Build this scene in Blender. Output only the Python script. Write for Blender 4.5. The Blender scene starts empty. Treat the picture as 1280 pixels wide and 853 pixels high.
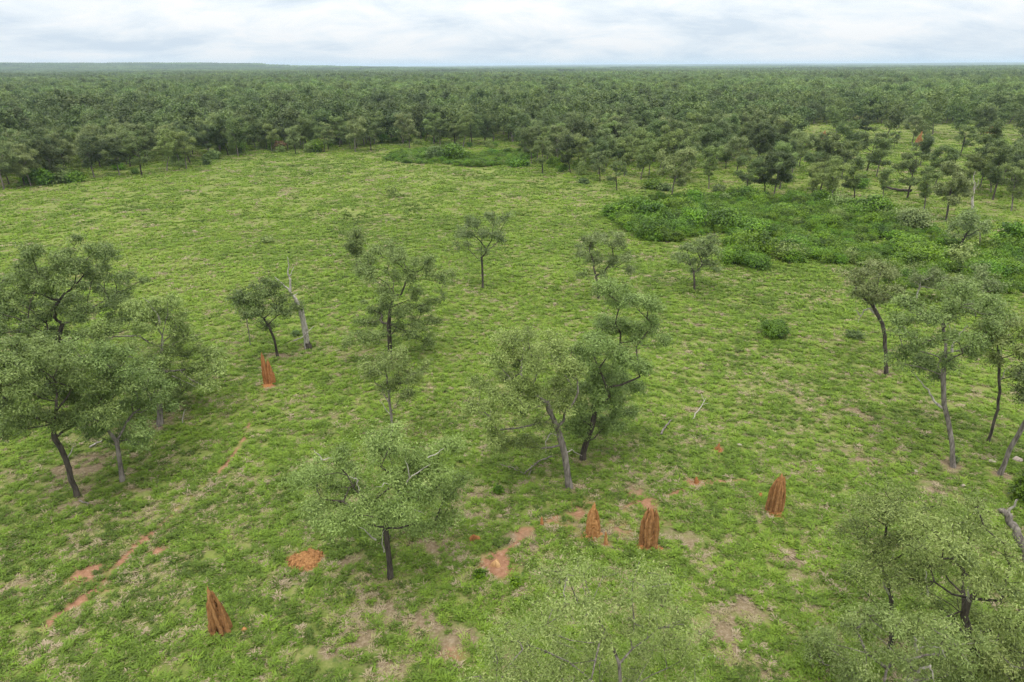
import bpy, math, random
import numpy as np
from mathutils import Vector, Matrix, Euler

sc = bpy.context.scene
C = sc.collection
R = math.radians

# ------------------------------------------------------------------ camera, sky, sun, exposure
H = 24.5                                   # drone height above the ground
FPX = 853.3                                # focal length in pixels of a 1280 wide picture (24 mm)
PITCH = math.atan((426.5 - 82.5) / FPX)
ROLL = R(-0.27)
cam_d = bpy.data.cameras.new('camera')
cam_d.sensor_width = 36.0
cam_d.lens = 36.0 * FPX / 1280.0
cam_d.clip_start = 0.5
cam_d.clip_end = 90000.0
cam = bpy.data.objects.new('camera', cam_d)
C.objects.link(cam)
ROT = Matrix.Rotation(math.pi / 2 - PITCH, 3, 'X') @ Matrix.Rotation(ROLL, 3, 'Z')
cam.matrix_world = Matrix.Translation((0, 0, H)) @ ROT.to_4x4()
sc.camera = cam
RM = np.array(ROT)
CAM = np.array([0, 0, H])

SUN_EL, SUN_AZ = R(66), R(200)             # high, behind the camera, hidden in cloud
world = bpy.data.worlds.new('World')
sc.world = world
world.use_nodes = True
nt = world.node_tree
nt.nodes.clear()
N = nt.nodes.new
L = nt.links.new
wo = N('ShaderNodeOutputWorld')
bg = N('ShaderNodeBackground')
bg.inputs['Strength'].default_value = 0.1
sky = N('ShaderNodeTexSky')
sky.sky_type = 'NISHITA'
sky.sun_disc = False
sky.sun_elevation = SUN_EL
sky.sun_rotation = SUN_AZ
sky.air_density = 1.2
sky.dust_density = 2.0
tc = N('ShaderNodeTexCoord')
sep = N('ShaderNodeSeparateXYZ')
L(tc.outputs['Generated'], sep.inputs[0])


def wmath(op, a, b=None, c=None):
    n = N('ShaderNodeMath')
    n.operation = op
    for i, v in enumerate((a, b, c)):
        if v is None:
            continue
        if isinstance(v, (int, float)):
            n.inputs[i].default_value = v
        else:
            L(v, n.inputs[i])
    return n.outputs[0]


up = wmath('MAXIMUM', sep.outputs['Z'], 0.0)
den = wmath('ADD', up, 0.26)               # a cloud deck seen in perspective
cx = wmath('DIVIDE', sep.outputs['X'], den)
cy = wmath('DIVIDE', sep.outputs['Y'], den)
comb = N('ShaderNodeCombineXYZ')
L(cx, comb.inputs[0])
L(cy, comb.inputs[1])
n1 = N('ShaderNodeTexNoise')
n1.inputs['Scale'].default_value = 2.6
n1.inputs['Detail'].default_value = 9
n1.inputs['Roughness'].default_value = 0.6
n1.inputs['Distortion'].default_value = 0.35
mp = N('ShaderNodeMapping')
mp.inputs['Scale'].default_value = (0.75, 1.0, 1)
mp.inputs['Location'].default_value = (3.4, 7.1, 0)
L(comb.outputs[0], mp.inputs[0])
L(mp.outputs[0], n1.inputs['Vector'])
cr = N('ShaderNodeValToRGB')
cr.color_ramp.elements[0].position = 0.36
cr.color_ramp.elements[0].color = (0.66, 0.76, 0.87, 1)
cr.color_ramp.elements[1].position = 0.61
cr.color_ramp.elements[1].color = (0.935, 0.955, 0.98, 1)
e = cr.color_ramp.elements.new(0.5)
e.color = (0.825, 0.89, 0.955, 1)
L(n1.outputs['Fac'], cr.inputs[0])
# overcast skies are about three times brighter overhead than at the horizon
lum = wmath('MULTIPLY_ADD', up, 21.0, 9.7)
cs = N('ShaderNodeVectorMath')
cs.operation = 'SCALE'
L(cr.outputs[0], cs.inputs[0])
L(lum, cs.inputs['Scale'])
warm = N('ShaderNodeMix')                  # thick cloud overhead is neutral, thin cloud low down is bluish
warm.data_type = 'RGBA'
warm.blend_type = 'MULTIPLY'
L(wmath('MINIMUM', wmath('MULTIPLY', up, 1.6), 1.0), warm.inputs[0])
L(cs.outputs[0], warm.inputs[6])
warm.inputs[7].default_value = (1.14, 1.04, 0.90, 1)
mx = N('ShaderNodeMix')
mx.data_type = 'RGBA'
mx.inputs[0].default_value = 0.92
L(sky.outputs[0], mx.inputs[6])
L(warm.outputs[2], mx.inputs[7])
L(mx.outputs[2], bg.inputs['Color'])
L(bg.outputs[0], wo.inputs[0])

sun_d = bpy.data.lights.new('sun', 'SUN')
sun_d.energy = 1.5
sun_d.angle = R(10)
sun_d.color = (1.0, 0.97, 0.92)
sun = bpy.data.objects.new('sun', sun_d)
C.objects.link(sun)
sdir = Vector((math.sin(SUN_AZ) * math.cos(SUN_EL), math.cos(SUN_AZ) * math.cos(SUN_EL), math.sin(SUN_EL)))
sun.rotation_euler = sdir.to_track_quat('Z', 'Y').to_euler()
sun.location = (0, 0, 60)

sc.view_settings.view_transform = 'Standard'
sc.view_settings.look = 'None'
sc.view_settings.exposure = 0.05
sc.view_settings.gamma = 1.0
sc.view_settings.use_curve_mapping = False
sc.render.engine = 'CYCLES'
sc.cycles.max_bounces = 6
sc.cycles.diffuse_bounces = 3
sc.cycles.glossy_bounces = 2
sc.cycles.transmission_bounces = 3
sc.cycles.volume_bounces = 0
sc.cycles.use_denoising = True
sc.cycles.denoising_input_passes = 'RGB_ALBEDO_NORMAL'
sc.cycles.denoising_prefilter = 'NONE'

# ------------------------------------------------------------------ small tools


def tag(o, label=None, cat=None, group=None, kind=None):
    if label:
        o['label'] = label
    if cat:
        o['category'] = cat
    if group:
        o['group'] = group
    if kind:
        o['kind'] = kind
    return o


def empty(name, loc, label, cat, group=None):
    o = bpy.data.objects.new(name, None)
    o.empty_display_size = 0.5
    o.location = loc
    C.objects.link(o)
    return tag(o, label, cat, group)


def mesh_np(name, V, F, mat=None, smooth=False, fattr=None, vattr=None):
    """V (n,3); F (m,k) one polygon size, or a list of such arrays"""
    me = bpy.data.meshes.new(name)
    V = np.asarray(V, dtype=np.float32)
    Fs = F if isinstance(F, list) else [F]
    Fs = [np.asarray(f, dtype=np.int32) for f in Fs if len(f)]
    me.vertices.add(len(V))
    me.vertices.foreach_set('co', V.ravel())
    loops = np.concatenate([f.ravel() for f in Fs])
    sizes = np.concatenate([np.full(len(f), f.shape[1], dtype=np.int32) for f in Fs])
    starts = np.concatenate([[0], np.cumsum(sizes)[:-1]]).astype(np.int32)
    me.loops.add(len(loops))
    me.loops.foreach_set('vertex_index', loops)
    me.polygons.add(len(sizes))
    me.polygons.foreach_set('loop_start', starts)
    me.polygons.foreach_set('loop_total', sizes)
    if smooth:
        me.polygons.foreach_set('use_smooth', np.ones(len(sizes), dtype=bool))
    me.update(calc_edges=True)
    for k, v in (fattr or {}).items():
        me.attributes.new(k, 'FLOAT', 'FACE').data.foreach_set('value', np.asarray(v, dtype=np.float32))
    for k, v in (vattr or {}).items():
        me.attributes.new(k, 'FLOAT', 'POINT').data.foreach_set('value', np.asarray(v, dtype=np.float32))
    if mat:
        me.materials.append(mat)
    return me


def link(name, me, parent=None, loc=None):
    o = bpy.data.objects.new(name, me)
    C.objects.link(o)
    if parent is not None:
        o.parent = parent
    if loc is not None:
        o.location = loc
    return o


def _h(ix, iy, s):
    n = (ix.astype(np.int64) * 374761393 + iy.astype(np.int64) * 668265263 + s * 2147483647) & 0xffffffff
    n = ((n ^ (n >> 13)) * 1274126177) & 0xffffffff
    n = n ^ (n >> 16)
    return (n & 0xffffff) / float(0xffffff)


def vnoise(x, y, s=0):
    x = np.asarray(x, float)
    y = np.asarray(y, float)
    ix, iy = np.floor(x), np.floor(y)
    fx, fy = x - ix, y - iy
    fx = fx * fx * (3 - 2 * fx)
    fy = fy * fy * (3 - 2 * fy)
    ix = ix.astype(np.int64)
    iy = iy.astype(np.int64)
    a, b = _h(ix, iy, s), _h(ix + 1, iy, s)
    c, d = _h(ix, iy + 1, s), _h(ix + 1, iy + 1, s)
    return (a * (1 - fx) + b * fx) * (1 - fy) + (c * (1 - fx) + d * fx) * fy


def fbm(x, y, s=0, o=4):
    t, a, n = 0, 0.5, 0
    for i in range(o):
        t = t + a * vnoise(x * 2 ** i, y * 2 ** i, s + i * 17)
        n += a
        a *= 0.5
    return t / n


def sstep(a, b, x):
    t = np.clip((np.asarray(x, float) - a) / (b - a), 0, 1)
    return t * t * (3 - 2 * t)


def rays(px, py):
    px, py = np.broadcast_arrays(np.asarray(px, float), np.asarray(py, float))
    d = np.stack([(px - 640) / FPX, -(py - 426.5) / FPX, -np.ones_like(px)], -1)
    return d @ RM.T


def ground_at(px, py):
    """the point of the level ground that a picture point shows"""
    d = rays(px, py)
    t = H / -d[..., 2]
    return np.stack([d[..., 0] * t, d[..., 1] * t], -1)


def to_px(P):
    P = np.asarray(P, float)
    if P.shape[-1] == 2:
        P = np.concatenate([P, np.zeros(P.shape[:-1] + (1,))], -1)
    q = (P - CAM) @ RM
    return 640 + FPX * q[..., 0] / -q[..., 2], 426.5 - FPX * q[..., 1] / -q[..., 2]


def terrain(x, y):
    x = np.asarray(x, float)
    y = np.asarray(y, float)
    r = np.hypot(x, y)
    az = np.degrees(np.arctan2(x, np.maximum(y, 1e-3)))
    z = (fbm(x / 9, y / 9, 3, 3) - 0.5) * 0.28 * sstep(14, 22, r) * (1 - sstep(250, 600, r))
    z = z + (fbm(x / 900, y / 900, 11, 4) - 0.5) * 13 * sstep(450, 2200, r)
    # long wooded rise on the left of the horizon
    wl = sstep(-46, -33, az) * (1 - sstep(-25.0, -16.0, az)) + 0.5 * sstep(-60, -44, az) * (1 - sstep(-16, -3, az))
    z = z + 38 * np.clip(wl, 0, 1) * np.exp(-((r - 5200) / 1100) ** 2) * (0.93 + 0.14 * fbm(x / 700, y / 700, 5, 3)) * (y > 0)
    # faint blue rise far off on the right
    wr = sstep(-8, 12, az)
    z = z + (12 + 12 * wr) * np.exp(-((r - 13500) / 2200) ** 2)
    return z


def tz(x, y):
    return float(terrain(np.array([x]), np.array([y]))[0])


def mat_new(name):
    m = bpy.data.materials.new(name)
    m.use_nodes = True
    m.node_tree.nodes.clear()
    return m, m.node_tree.nodes.new, m.node_tree.links.new


def ramp(n, stops):
    r = n('ShaderNodeValToRGB')
    el = r.color_ramp.elements
    el[0].position, el[0].color = stops[0][0], (*stops[0][1], 1)
    el[1].position, el[1].color = stops[-1][0], (*stops[-1][1], 1)
    for p, c in stops[1:-1]:
        e = el.new(p)
        e.color = (*c, 1)
    return r


def sc_(c, k):
    return tuple(v * k for v in c)


def leaf_mat(name, dark, mid, light, trans=0.28, rough=0.5, spec=0.4, objvar=0.35):
    """leaf colours vary leaf by leaf, spray by spray and tree by tree"""
    m, n, l = mat_new(name)
    out = n('ShaderNodeOutputMaterial')
    a1 = n('ShaderNodeAttribute')
    a1.attribute_name = 'rnd'
    a2 = n('ShaderNodeAttribute')
    a2.attribute_name = 'spray'
    oi = n('ShaderNodeObjectInfo')
    s = n('ShaderNodeMath'); s.operation = 'MULTIPLY_ADD'
    l(a2.outputs['Fac'], s.inputs[0]); s.inputs[1].default_value = 0.66
    m1 = n('ShaderNodeMath'); m1.operation = 'MULTIPLY'
    l(a1.outputs['Fac'], m1.inputs[0]); m1.inputs[1].default_value = 0.34
    l(m1.outputs[0], s.inputs[2])
    r = ramp(n, [(0.05, dark), (0.5, mid), (0.95, light)])
    l(s.outputs[0], r.inputs[0])
    hs = n('ShaderNodeHueSaturation')
    v = n('ShaderNodeMath'); v.operation = 'MULTIPLY_ADD'
    l(oi.outputs['Random'], v.inputs[0]); v.inputs[1].default_value = objvar; v.inputs[2].default_value = 1 - objvar / 2
    l(v.outputs[0], hs.inputs['Value'])
    hh = n('ShaderNodeMath'); hh.operation = 'FRACT'
    h2 = n('ShaderNodeMath'); h2.operation = 'MULTIPLY'
    l(oi.outputs['Random'], h2.inputs[0]); h2.inputs[1].default_value = 17.3
    l(h2.outputs[0], hh.inputs[0])
    h3 = n('ShaderNodeMath'); h3.operation = 'MULTIPLY_ADD'
    l(hh.outputs[0], h3.inputs[0]); h3.inputs[1].default_value = 0.026; h3.inputs[2].default_value = 0.484
    l(h3.outputs[0], hs.inputs['Hue'])
    l(r.outputs[0], hs.inputs['Color'])
    if name == 'forest_leaves':                # belts of fresher and duller trees through the wood
        at = n('ShaderNodeAttribute'); at.attribute_type = 'INSTANCER'; at.attribute_name = 'tint'
        v2 = n('ShaderNodeMath'); v2.operation = 'MULTIPLY_ADD'
        l(at.outputs['Fac'], v2.inputs[0]); v2.inputs[1].default_value = 0.5; v2.inputs[2].default_value = 0.78
        v3 = n('ShaderNodeMath'); v3.operation = 'MULTIPLY'
        l(v.outputs[0], v3.inputs[0]); l(v2.outputs[0], v3.inputs[1])
        l(v3.outputs[0], hs.inputs['Value'])
    p = n('ShaderNodeBsdfPrincipled')
    p.inputs['Roughness'].default_value = rough
    p.inputs['Specular IOR Level'].default_value = spec
    l(hs.outputs[0], p.inputs['Base Color'])
    t = n('ShaderNodeBsdfTranslucent')
    l(hs.outputs[0], t.inputs['Color'])
    mixs = n('ShaderNodeMixShader')
    mixs.inputs[0].default_value = trans
    l(p.outputs[0], mixs.inputs[1])
    l(t.outputs[0], mixs.inputs[2])
    l(mixs.outputs[0], out.inputs[0])
    return m


LEAF = {
    'sage': leaf_mat('sage_leaves', (0.064, 0.106, 0.020), (0.168, 0.244, 0.056), (0.310, 0.400, 0.128)),
    'grey': leaf_mat('grey_green_leaves', (0.068, 0.102, 0.026), (0.165, 0.226, 0.066), (0.290, 0.350, 0.140)),
    'dark': leaf_mat('dark_green_leaves', (0.046, 0.082, 0.018), (0.112, 0.174, 0.042), (0.21, 0.285, 0.086)),
    'lime': leaf_mat('yellow_green_leaves', (0.108, 0.165, 0.036), (0.205, 0.290, 0.074), (0.34, 0.42, 0.145)),
    'pale': leaf_mat('pale_shining_leaves', (0.068, 0.108, 0.028), (0.155, 0.220, 0.066), (0.36, 0.42, 0.20)),
    'shrub': leaf_mat('bright_shrub_leaves', (0.024, 0.064, 0.002), (0.088, 0.190, 0.004), (0.17, 0.310, 0.010), objvar=.6),
    'forest': leaf_mat('forest_leaves', (0.044, 0.082, 0.018), (0.108, 0.172, 0.040), (0.200, 0.278, 0.080), objvar=0.7),
    'rust': leaf_mat('rusty_dry_leaves', (0.10, 0.065, 0.03), (0.17, 0.10, 0.045), (0.24, 0.16, 0.08)),
}


def bark_mat(name, c1, c2, scale=6.0):
    m, n, l = mat_new(name)
    out = n('ShaderNodeOutputMaterial')
    tcn = n('ShaderNodeTexCoord')
    mpn = n('ShaderNodeMapping')
    mpn.inputs['Scale'].default_value = (1, 1, 0.22)
    l(tcn.outputs['Object'], mpn.inputs[0])
    nz = n('ShaderNodeTexNoise')
    nz.inputs['Scale'].default_value = scale
    nz.inputs['Detail'].default_value = 8
    nz.inputs['Roughness'].default_value = 0.7
    l(mpn.outputs[0], nz.inputs['Vector'])
    r = ramp(n, [(0.36, c1), (0.64, c2)])
    l(nz.outputs['Fac'], r.inputs[0])
    p = n('ShaderNodeBsdfPrincipled')
    p.inputs['Roughness'].default_value = 0.9
    p.inputs['Specular IOR Level'].default_value = 0.2
    l(r.outputs[0], p.inputs['Base Color'])
    b = n('ShaderNodeBump')
    b.inputs['Strength'].default_value = 0.6
    b.inputs['Distance'].default_value = 0.03
    l(nz.outputs['Fac'], b.inputs['Height'])
    l(b.outputs[0], p.inputs['Normal'])
    l(p.outputs[0], out.inputs[0])
    return m


BARK = {
    'dark': bark_mat('charred_bark', (0.018, 0.015, 0.013), (0.10, 0.085, 0.07)),
    'grey': bark_mat('grey_bark', (0.055, 0.047, 0.04), (0.25, 0.225, 0.20)),
    'pale': bark_mat('bleached_wood', (0.19, 0.17, 0.15), (0.50, 0.47, 0.43), 9),
}

# ------------------------------------------------------------------ tree maker


def tube_chain(P, rad, k, V, F, off):
    """tapered tube along a polyline"""
    P = np.asarray(P)
    n = len(P)
    T = np.gradient(P, axis=0)
    T /= np.linalg.norm(T, axis=1, keepdims=True) + 1e-9
    ref = np.array([1.0, 0.13, 0.07])
    a = np.cross(T, ref)
    a /= np.linalg.norm(a, axis=1, keepdims=True) + 1e-9
    b = np.cross(T, a)
    th = np.arange(k) * 2 * math.pi / k
    ring = a[:, None, :] * np.cos(th)[None, :, None] + b[:, None, :] * np.sin(th)[None, :, None]
    V.append((P[:, None, :] + ring * np.asarray(rad)[:, None, None]).reshape(-1, 3))
    i = np.arange(n - 1)[:, None] * k
    j = np.arange(k)[None, :]
    j2 = (j + 1) % k
    F.append(np.stack([i + j, i + j2, i + k + j2, i + k + j], -1).reshape(-1, 4) + off)
    return off + n * k


def grow(rng, trunk, lobes, ntips, fork=0.55, bf=0.35, wig=0.16, lobe_flat=0.75, seg=0.7, shell=0.45, clump=0.17):
    """Skeleton: trunk polyline, then a limb into every lobe, then twigs to points spread through the lobes.
    lobes (n,4): x y z r. Returns nodes, parents, tip ids."""
    trunk = np.asarray(trunk, float)
    pts = [trunk[0]]
    for a, b in zip(trunk[:-1], trunk[1:]):
        m = max(1, int(np.linalg.norm(b - a) / seg))
        for i in range(1, m + 1):
            pts.append(a + (b - a) * i / m + (rng.normal(0, 0.04, 3) if i < m else 0))
    X = [np.array(p) for p in pts]
    par = [-1] + list(range(len(pts) - 1))
    plen = [0.0]
    for i in range(1, len(X)):
        plen.append(plen[-1] + np.linalg.norm(X[i] - X[i - 1]))
    first = int(len(pts) * fork)
    pen = [(0.0 if i >= first else (first - i) * 1.2) for i in range(len(X))]

    def attach(t, bfac, w):
        A = np.array(X)
        d = np.linalg.norm(A - t, axis=1)
        c = d + bfac * np.array(plen) + np.array(pen) + 1.2 * np.maximum(0, A[:, 2] - t[2] - 0.2)
        i = int(np.argmin(c))
        s = X[i]
        dist = d[i]
        m = max(1, int(round(dist / seg)))
        prev = i
        bow = rng.normal(0, w * min(dist, 2.6), 3) * np.array([1, 1, 0.6])
        bow[2] -= 0.05 * dist
        bow2 = rng.normal(0, w * 0.5 * min(dist, 2.6), 3)
        for q in range(1, m + 1):
            f = q / m
            p = s + (t - s) * f + bow * 4 * f * (1 - f) * 0.5 + bow2 * math.sin(2 * math.pi * f) * 0.5
            if q < m:
                p = p + rng.normal(0, 0.05 * seg, 3)
            X.append(p)
            par.append(prev)
            plen.append(plen[prev] + np.linalg.norm(p - X[prev]))
            pen.append(0.0)
            prev = len(X) - 1
        return prev

    lobes = np.asarray(lobes, float)
    order = np.argsort(np.linalg.norm(lobes[:, :3] - trunk[-1], axis=1))
    for i in order:
        attach(lobes[i, :3] - np.array([0, 0, 0.35 * lobes[i, 3]]), bf, wig)
    w = lobes[:, 3] ** 2.2
    cnt = np.maximum(3, np.round(ntips * w / w.sum())).astype(int)
    T = []
    for lb, c in zip(lobes, cnt):
        u = rng.normal(0, 1, (c, 3))
        u /= np.linalg.norm(u, axis=1, keepdims=True)
        rr = lb[3] * (shell + (1 - shell) * rng.random(c)) ** 0.8
        q = u * rr[:, None]
        q[:, 2] *= lobe_flat
        low = q[:, 2] < -0.3 * lb[3]
        q[low, 2] *= 0.6
        # twigs stand in tufts with gaps between them
        ns_ = max(2, int(c / 6.5))
        pick = rng.integers(0, ns_, c)
        q = q[pick] + rng.normal(0, clump, (c, 3)) * np.array([1, 1, .7])
        T.append(lb[:3] + q)
    T = np.concatenate(T)
    order = np.argsort(np.linalg.norm(T - trunk[-1], axis=1) + rng.random(len(T)) * 1.0)
    tips = [attach(T[i], bf * 0.6, 0.10) for i in order]
    return np.array(X), np.array(par), np.array(tips)


def wood(X, par, R0, rtip, V, F, off, pw=2.1, minr=0.0, base_flare=1.35):
    n = len(X)
    r = np.zeros(n)
    acc = np.zeros(n)
    kids = [[] for _ in range(n)]
    for i in range(1, n):
        kids[par[i]].append(i)
    order = range(n - 1, -1, -1)             # parents always come before children
    for i in order:
        r[i] = rtip if not kids[i] else acc[i] ** (1 / pw)
        if par[i] >= 0:
            acc[par[i]] += r[i] ** pw
    rmax = r[0]
    f = (r - rtip) / max(rmax - rtip, 1e-6)
    rad = rtip + (R0 * .82 - rtip) * f ** 1.2
    # thin growth along the trunk itself
    rad[0] *= base_flare
    done = np.zeros(n, bool)
    stack = [(0, None)]
    while stack:
        s, p = stack.pop()
        ch = [s] if p is None else [p, s]
        cur = s
        while kids[cur]:
            ks = sorted(kids[cur], key=lambda q: -rad[q])
            for q in ks[1:]:
                stack.append((q, cur))
            cur = ks[0]
            ch.append(cur)
        if len(ch) < 2:
            continue
        rr = rad[ch].copy()
        if p is not None:
            rr[0] = min(rr[0], rr[1] * 1.25)
        if rr.max() < minr:
            continue
        k = 9 if rr[0] > 0.09 else (6 if rr[0] > 0.03 else 4)
        off = tube_chain(X[ch], rr, k, V, F, off)
    return off, rad


def leaves(rng, X, par, tips, per, spread, Ls, Ws, droop=0.55, back=0.35):
    """narrow rhombic leaves in sprays round each twig end"""
    nt_ = len(tips)
    P = np.repeat(X[tips], per, axis=0)
    Q = np.repeat(X[par[tips]], per, axis=0)
    n = len(P)
    f = rng.random(n)[:, None] * back
    c = P * (1 - f) + Q * f
    size = np.repeat(rng.uniform(0.5, 1.5, nt_), per)[:, None]
    off = rng.normal(0, 1, (n, 3)) * spread * size
    off[:, 2] *= 0.62
    c = c + off
    nrm = rng.normal(0, 0.55, (n, 3)) + off / (np.linalg.norm(off, axis=1, keepdims=True) + 1e-6) * 0.9
    nrm[:, 2] += 0.75
    nrm /= np.linalg.norm(nrm, axis=1, keepdims=True)
    a = rng.normal(0, 1, (n, 3))
    a[:, 2] -= droop * 1.2
    a -= (a * nrm).sum(1, keepdims=True) * nrm
    a /= np.linalg.norm(a, axis=1, keepdims=True) + 1e-9
    b = np.cross(a, nrm)
    b /= np.linalg.norm(b, axis=1, keepdims=True) + 1e-9
    l_ = (Ls * rng.uniform(0.7, 1.3, n))[:, None]
    w_ = (Ws * rng.uniform(0.7, 1.3, n))[:, None]
    V = np.stack([c, c + a * l_ * 0.45 + b * w_ * 0.5, c + a * l_, c + a * l_ * 0.45 - b * w_ * 0.5], 1).reshape(-1, 3)
    F = np.arange(n * 4).reshape(-1, 4)
    return V, F, rng.random(n), np.repeat(rng.random(nt_), per)


def tree_meshes(rng, base, trunk, lobes, R0, dist, leafkind, barkkind, ntips, per, spread=None, Lf=0.15, Wf=0.042,
                rtip=0.011, **kw):
    """trunk mesh and crown mesh with the origin at the base of the tree"""
    s = max(1.0, dist / 42.0)
    X, par, tips = grow(rng, trunk, lobes, ntips, **kw)
    o = np.array([base[0], base[1], base[2]])
    X = X - o
    V, F = [], []
    wood(X, par, R0, rtip, V, F, 0)
    mw = mesh_np('trunk', np.concatenate(V), np.concatenate(F), BARK[barkkind], smooth=True)
    per = max(6, int(per / s ** 1.5))
    Vl, Fl, a1, a2 = leaves(rng, X, par, tips, per, spread or 0.27, Lf * s ** 0.85, Wf * s ** 0.9)
    ml = mesh_np('crown', Vl, Fl, LEAF[leafkind], fattr={'rnd': a1, 'spray': a2})
    return mw, ml


# ------------------------------------------------------------------ ground
def seg_dist(x, y, pts):
    d = np.full(np.shape(x), 1e9)
    for (x0, y0), (x1, y1) in zip(pts[:-1], pts[1:]):
        vx, vy = x1 - x0, y1 - y0
        t = np.clip(((x - x0) * vx + (y - y0) * vy) / (vx * vx + vy * vy + 1e-9), 0, 1)
        d = np.minimum(d, np.hypot(x - x0 - t * vx, y - y0 - t * vy))
    return d


# picture points turned into ground points: (px, py, radius in m, strength)
RED = [(110, 718, 1.3, 1.0), (128, 735, 0.8, .8), (97, 752, 0.8, .6), (195, 688, 0.7, .9), (200, 710, 1.2, .45), (150, 735, 1.0, .4),
       (622, 706, 1.25, 1.25), (640, 716, .7, .7), (383, 699, 1.05, 1.3), (810, 633, 0.9, 1.0), (806, 683, 0.75, .9), (742, 672, .7, .8), (757, 680, .4, 1.0),
       (720, 640, 1.6, .62), (700, 655, 1.4, .6), (760, 655, 1.4, .45), (680, 640, 1.4, .4), (835, 640, 1.3, .5), (870, 604, 1.2, .8), (896, 562, 0.7, 1.0),
       (885, 596, 1.3, .45), (780, 640, 1.2, .5), (730, 615, 1.5, .45), (690, 690, 1.3, .35), (590, 675, .55, .9),
       (520, 790, 1.2, .5), (570, 820, 1.0, .7), (28, 733, .6, .5), (150, 620, 1.6, .45), (210, 600, 1.2, .35), (70, 660, 1.6, .3),
       (968, 640, .7, .8), (335, 484, .75, 1.1), (277, 790, .55, .5), (1000, 620, 1.5, .35), (1060, 560, 2.0, .35), (960, 540, 2.0, .3),
       (1075, 580, 1.8, .35), (1240, 590, 1.2, .4), (1130, 620, 1.5, .3), (1147, 200, 2.5, .4), (1029, 176, 2.5, .7), (1147, 182, 3, .8),
       (610, 690, .9, .7), (655, 668, .8, .7), (480, 590, 1.2, .3), (570, 620, 1.4, .4), (590, 760, 1.5, .35), (775, 660, 1.9, .6), (745, 625, 1.8, .55), (715, 665, 1.6, .6), (830, 655, 1.5, .5), (790, 618, 1.6, .55), (700, 630, 1.6, .5), (815, 640, 1.6, .6)]
GREY = [(590, 620, 1.7, .9), (600, 640, 1.4, .7), (655, 680, 1.4, 1.0), (540, 790, 1.9, .9), (430, 805, 1.5, .7), (480, 830, 1.5, .8), (570, 800, 1.4, .8),
        (80, 600, 2.3, .6), (110, 580, 2.2, .6), (60, 640, 1.8, .6), (20, 730, 1.3, .8), (30, 590, 2, .5), (730, 650, 1.6, .6), (790, 610, 1.8, .5),
        (880, 690, 1.6, .5), (930, 760, 1.6, .35), (900, 810, 1.5, .35), (1010, 700, 1.8, .4), (1060, 570, 2.5, .5), (1000, 590, 2.2, .4),
        (630, 830, 1.5, .6), (350, 770, 1.3, .4), (620, 780, 1.3, .5), (820, 600, 1.8, .35), (280, 330, 5, .3), (460, 490, 2.0, .4), (390, 520, 2, .35),
        (1020, 520, 3, .4), (930, 500, 3, .3), (1180, 600, 2.2, .4), (990, 245, 9, .7), (1060, 250, 8, .7), (930, 243, 6, .5), (1150, 280, 6, .3),
        (760, 215, 5, .4), (700, 215, 5, .4), (560, 690, 1.3, .5), (500, 690, 1.6, .5), (450, 690, 1.2, .3), (340, 400, 4, .25), (560, 280, 8, .25)]
TRAILS = [([(338, 486), (325, 510), (300, 555), (270, 590), (232, 625), (200, 655), (160, 690), (128, 728), (100, 752)], 0.22, .86),
          ([(185, 668), (160, 690), (128, 728), (100, 752), (62, 778)], 0.34, 1.2),
          ([(62, 778), (20, 820)], 0.25, .45),
          ([(190, 640), (150, 665), (125, 690)], 0.15, .3),
          ([(612, 722), (628, 695), (650, 675), (672, 660), (700, 648), (735, 645), (775, 637), (800, 632), (840, 622), (868, 608), (910, 602), (935, 600)], 0.3, .8),
          ([(810, 635), (812, 600), (860, 585)], 0.2, .3),
          ([(1240, 575), (1130, 600), (1000, 590), (890, 600)], 0.25, .28)]


GREY += [(px_, py_, 0.9, .75) for px_, py_ in ((97, 622), (153, 602), (199, 531), (347, 446), (385, 436), (487, 447), (491, 552), (603, 361), (749, 373), (868, 364),
                                                (712, 610), (728, 575), (488, 724), (1112, 812), (1192, 584), (1108, 468), (1235, 553), (1250, 592))]


def splats(x, y, lst):
    t = np.zeros(np.shape(x))
    for px, py, r, s in lst:
        gx, gy = ground_at(px, py)
        t = np.maximum(t, s * np.exp(-((x - gx) ** 2 + (y - gy) ** 2) / (r * r)))
    return t


def soil_maps(x, y):
    nz = fbm(x / 0.8, y / 0.8, 21, 4)
    nb = fbm(x / 5.0, y / 5.0, 22, 3)
    red = splats(x, y, RED)
    for pts, w, s in TRAILS:
        g = [tuple(ground_at(*p)) for p in pts]
        d = seg_dist(x + (nb - .5) * 0.8, y + (vnoise(x / 4, y / 4, 9) - .5) * 0.8, g)
        red = np.maximum(red, s * np.exp(-(d / w) ** 2) * (0.65 + 0.6 * vnoise(x / 2.2, y / 2.2, 61)))
    red = sstep(0.12, 1.05, red * (0.45 + 1.0 * nz))
    grey = splats(x, y, GREY)
    near = 1 - sstep(60, 110, np.hypot(x, y))
    grey = grey + near * 0.42 * sstep(0.48, 0.72, fbm(x / 2.4, y / 2.4, 24, 3)) + 0.12 * near
    # drier, browner ground towards the bottom and the right of the picture, lusher behind
    grey = 0.85 * sstep(0.15, 1.0, grey * (0.25 + 1.4 * fbm(x / 1.1, y / 1.1, 31, 3)))
    return red, grey


def axis(lo, hi, step, far, g=1.07):
    a = list(np.arange(lo, hi + 1e-6, step))
    s, p = step, a[-1]
    while p < far:
        s *= g
        p += s
        a.append(p)
    s, p = step, a[0]
    b = []
    while p > -far:
        s *= g
        p -= s
        b.append(p)
    return np.array(b[::-1] + a)


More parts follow.
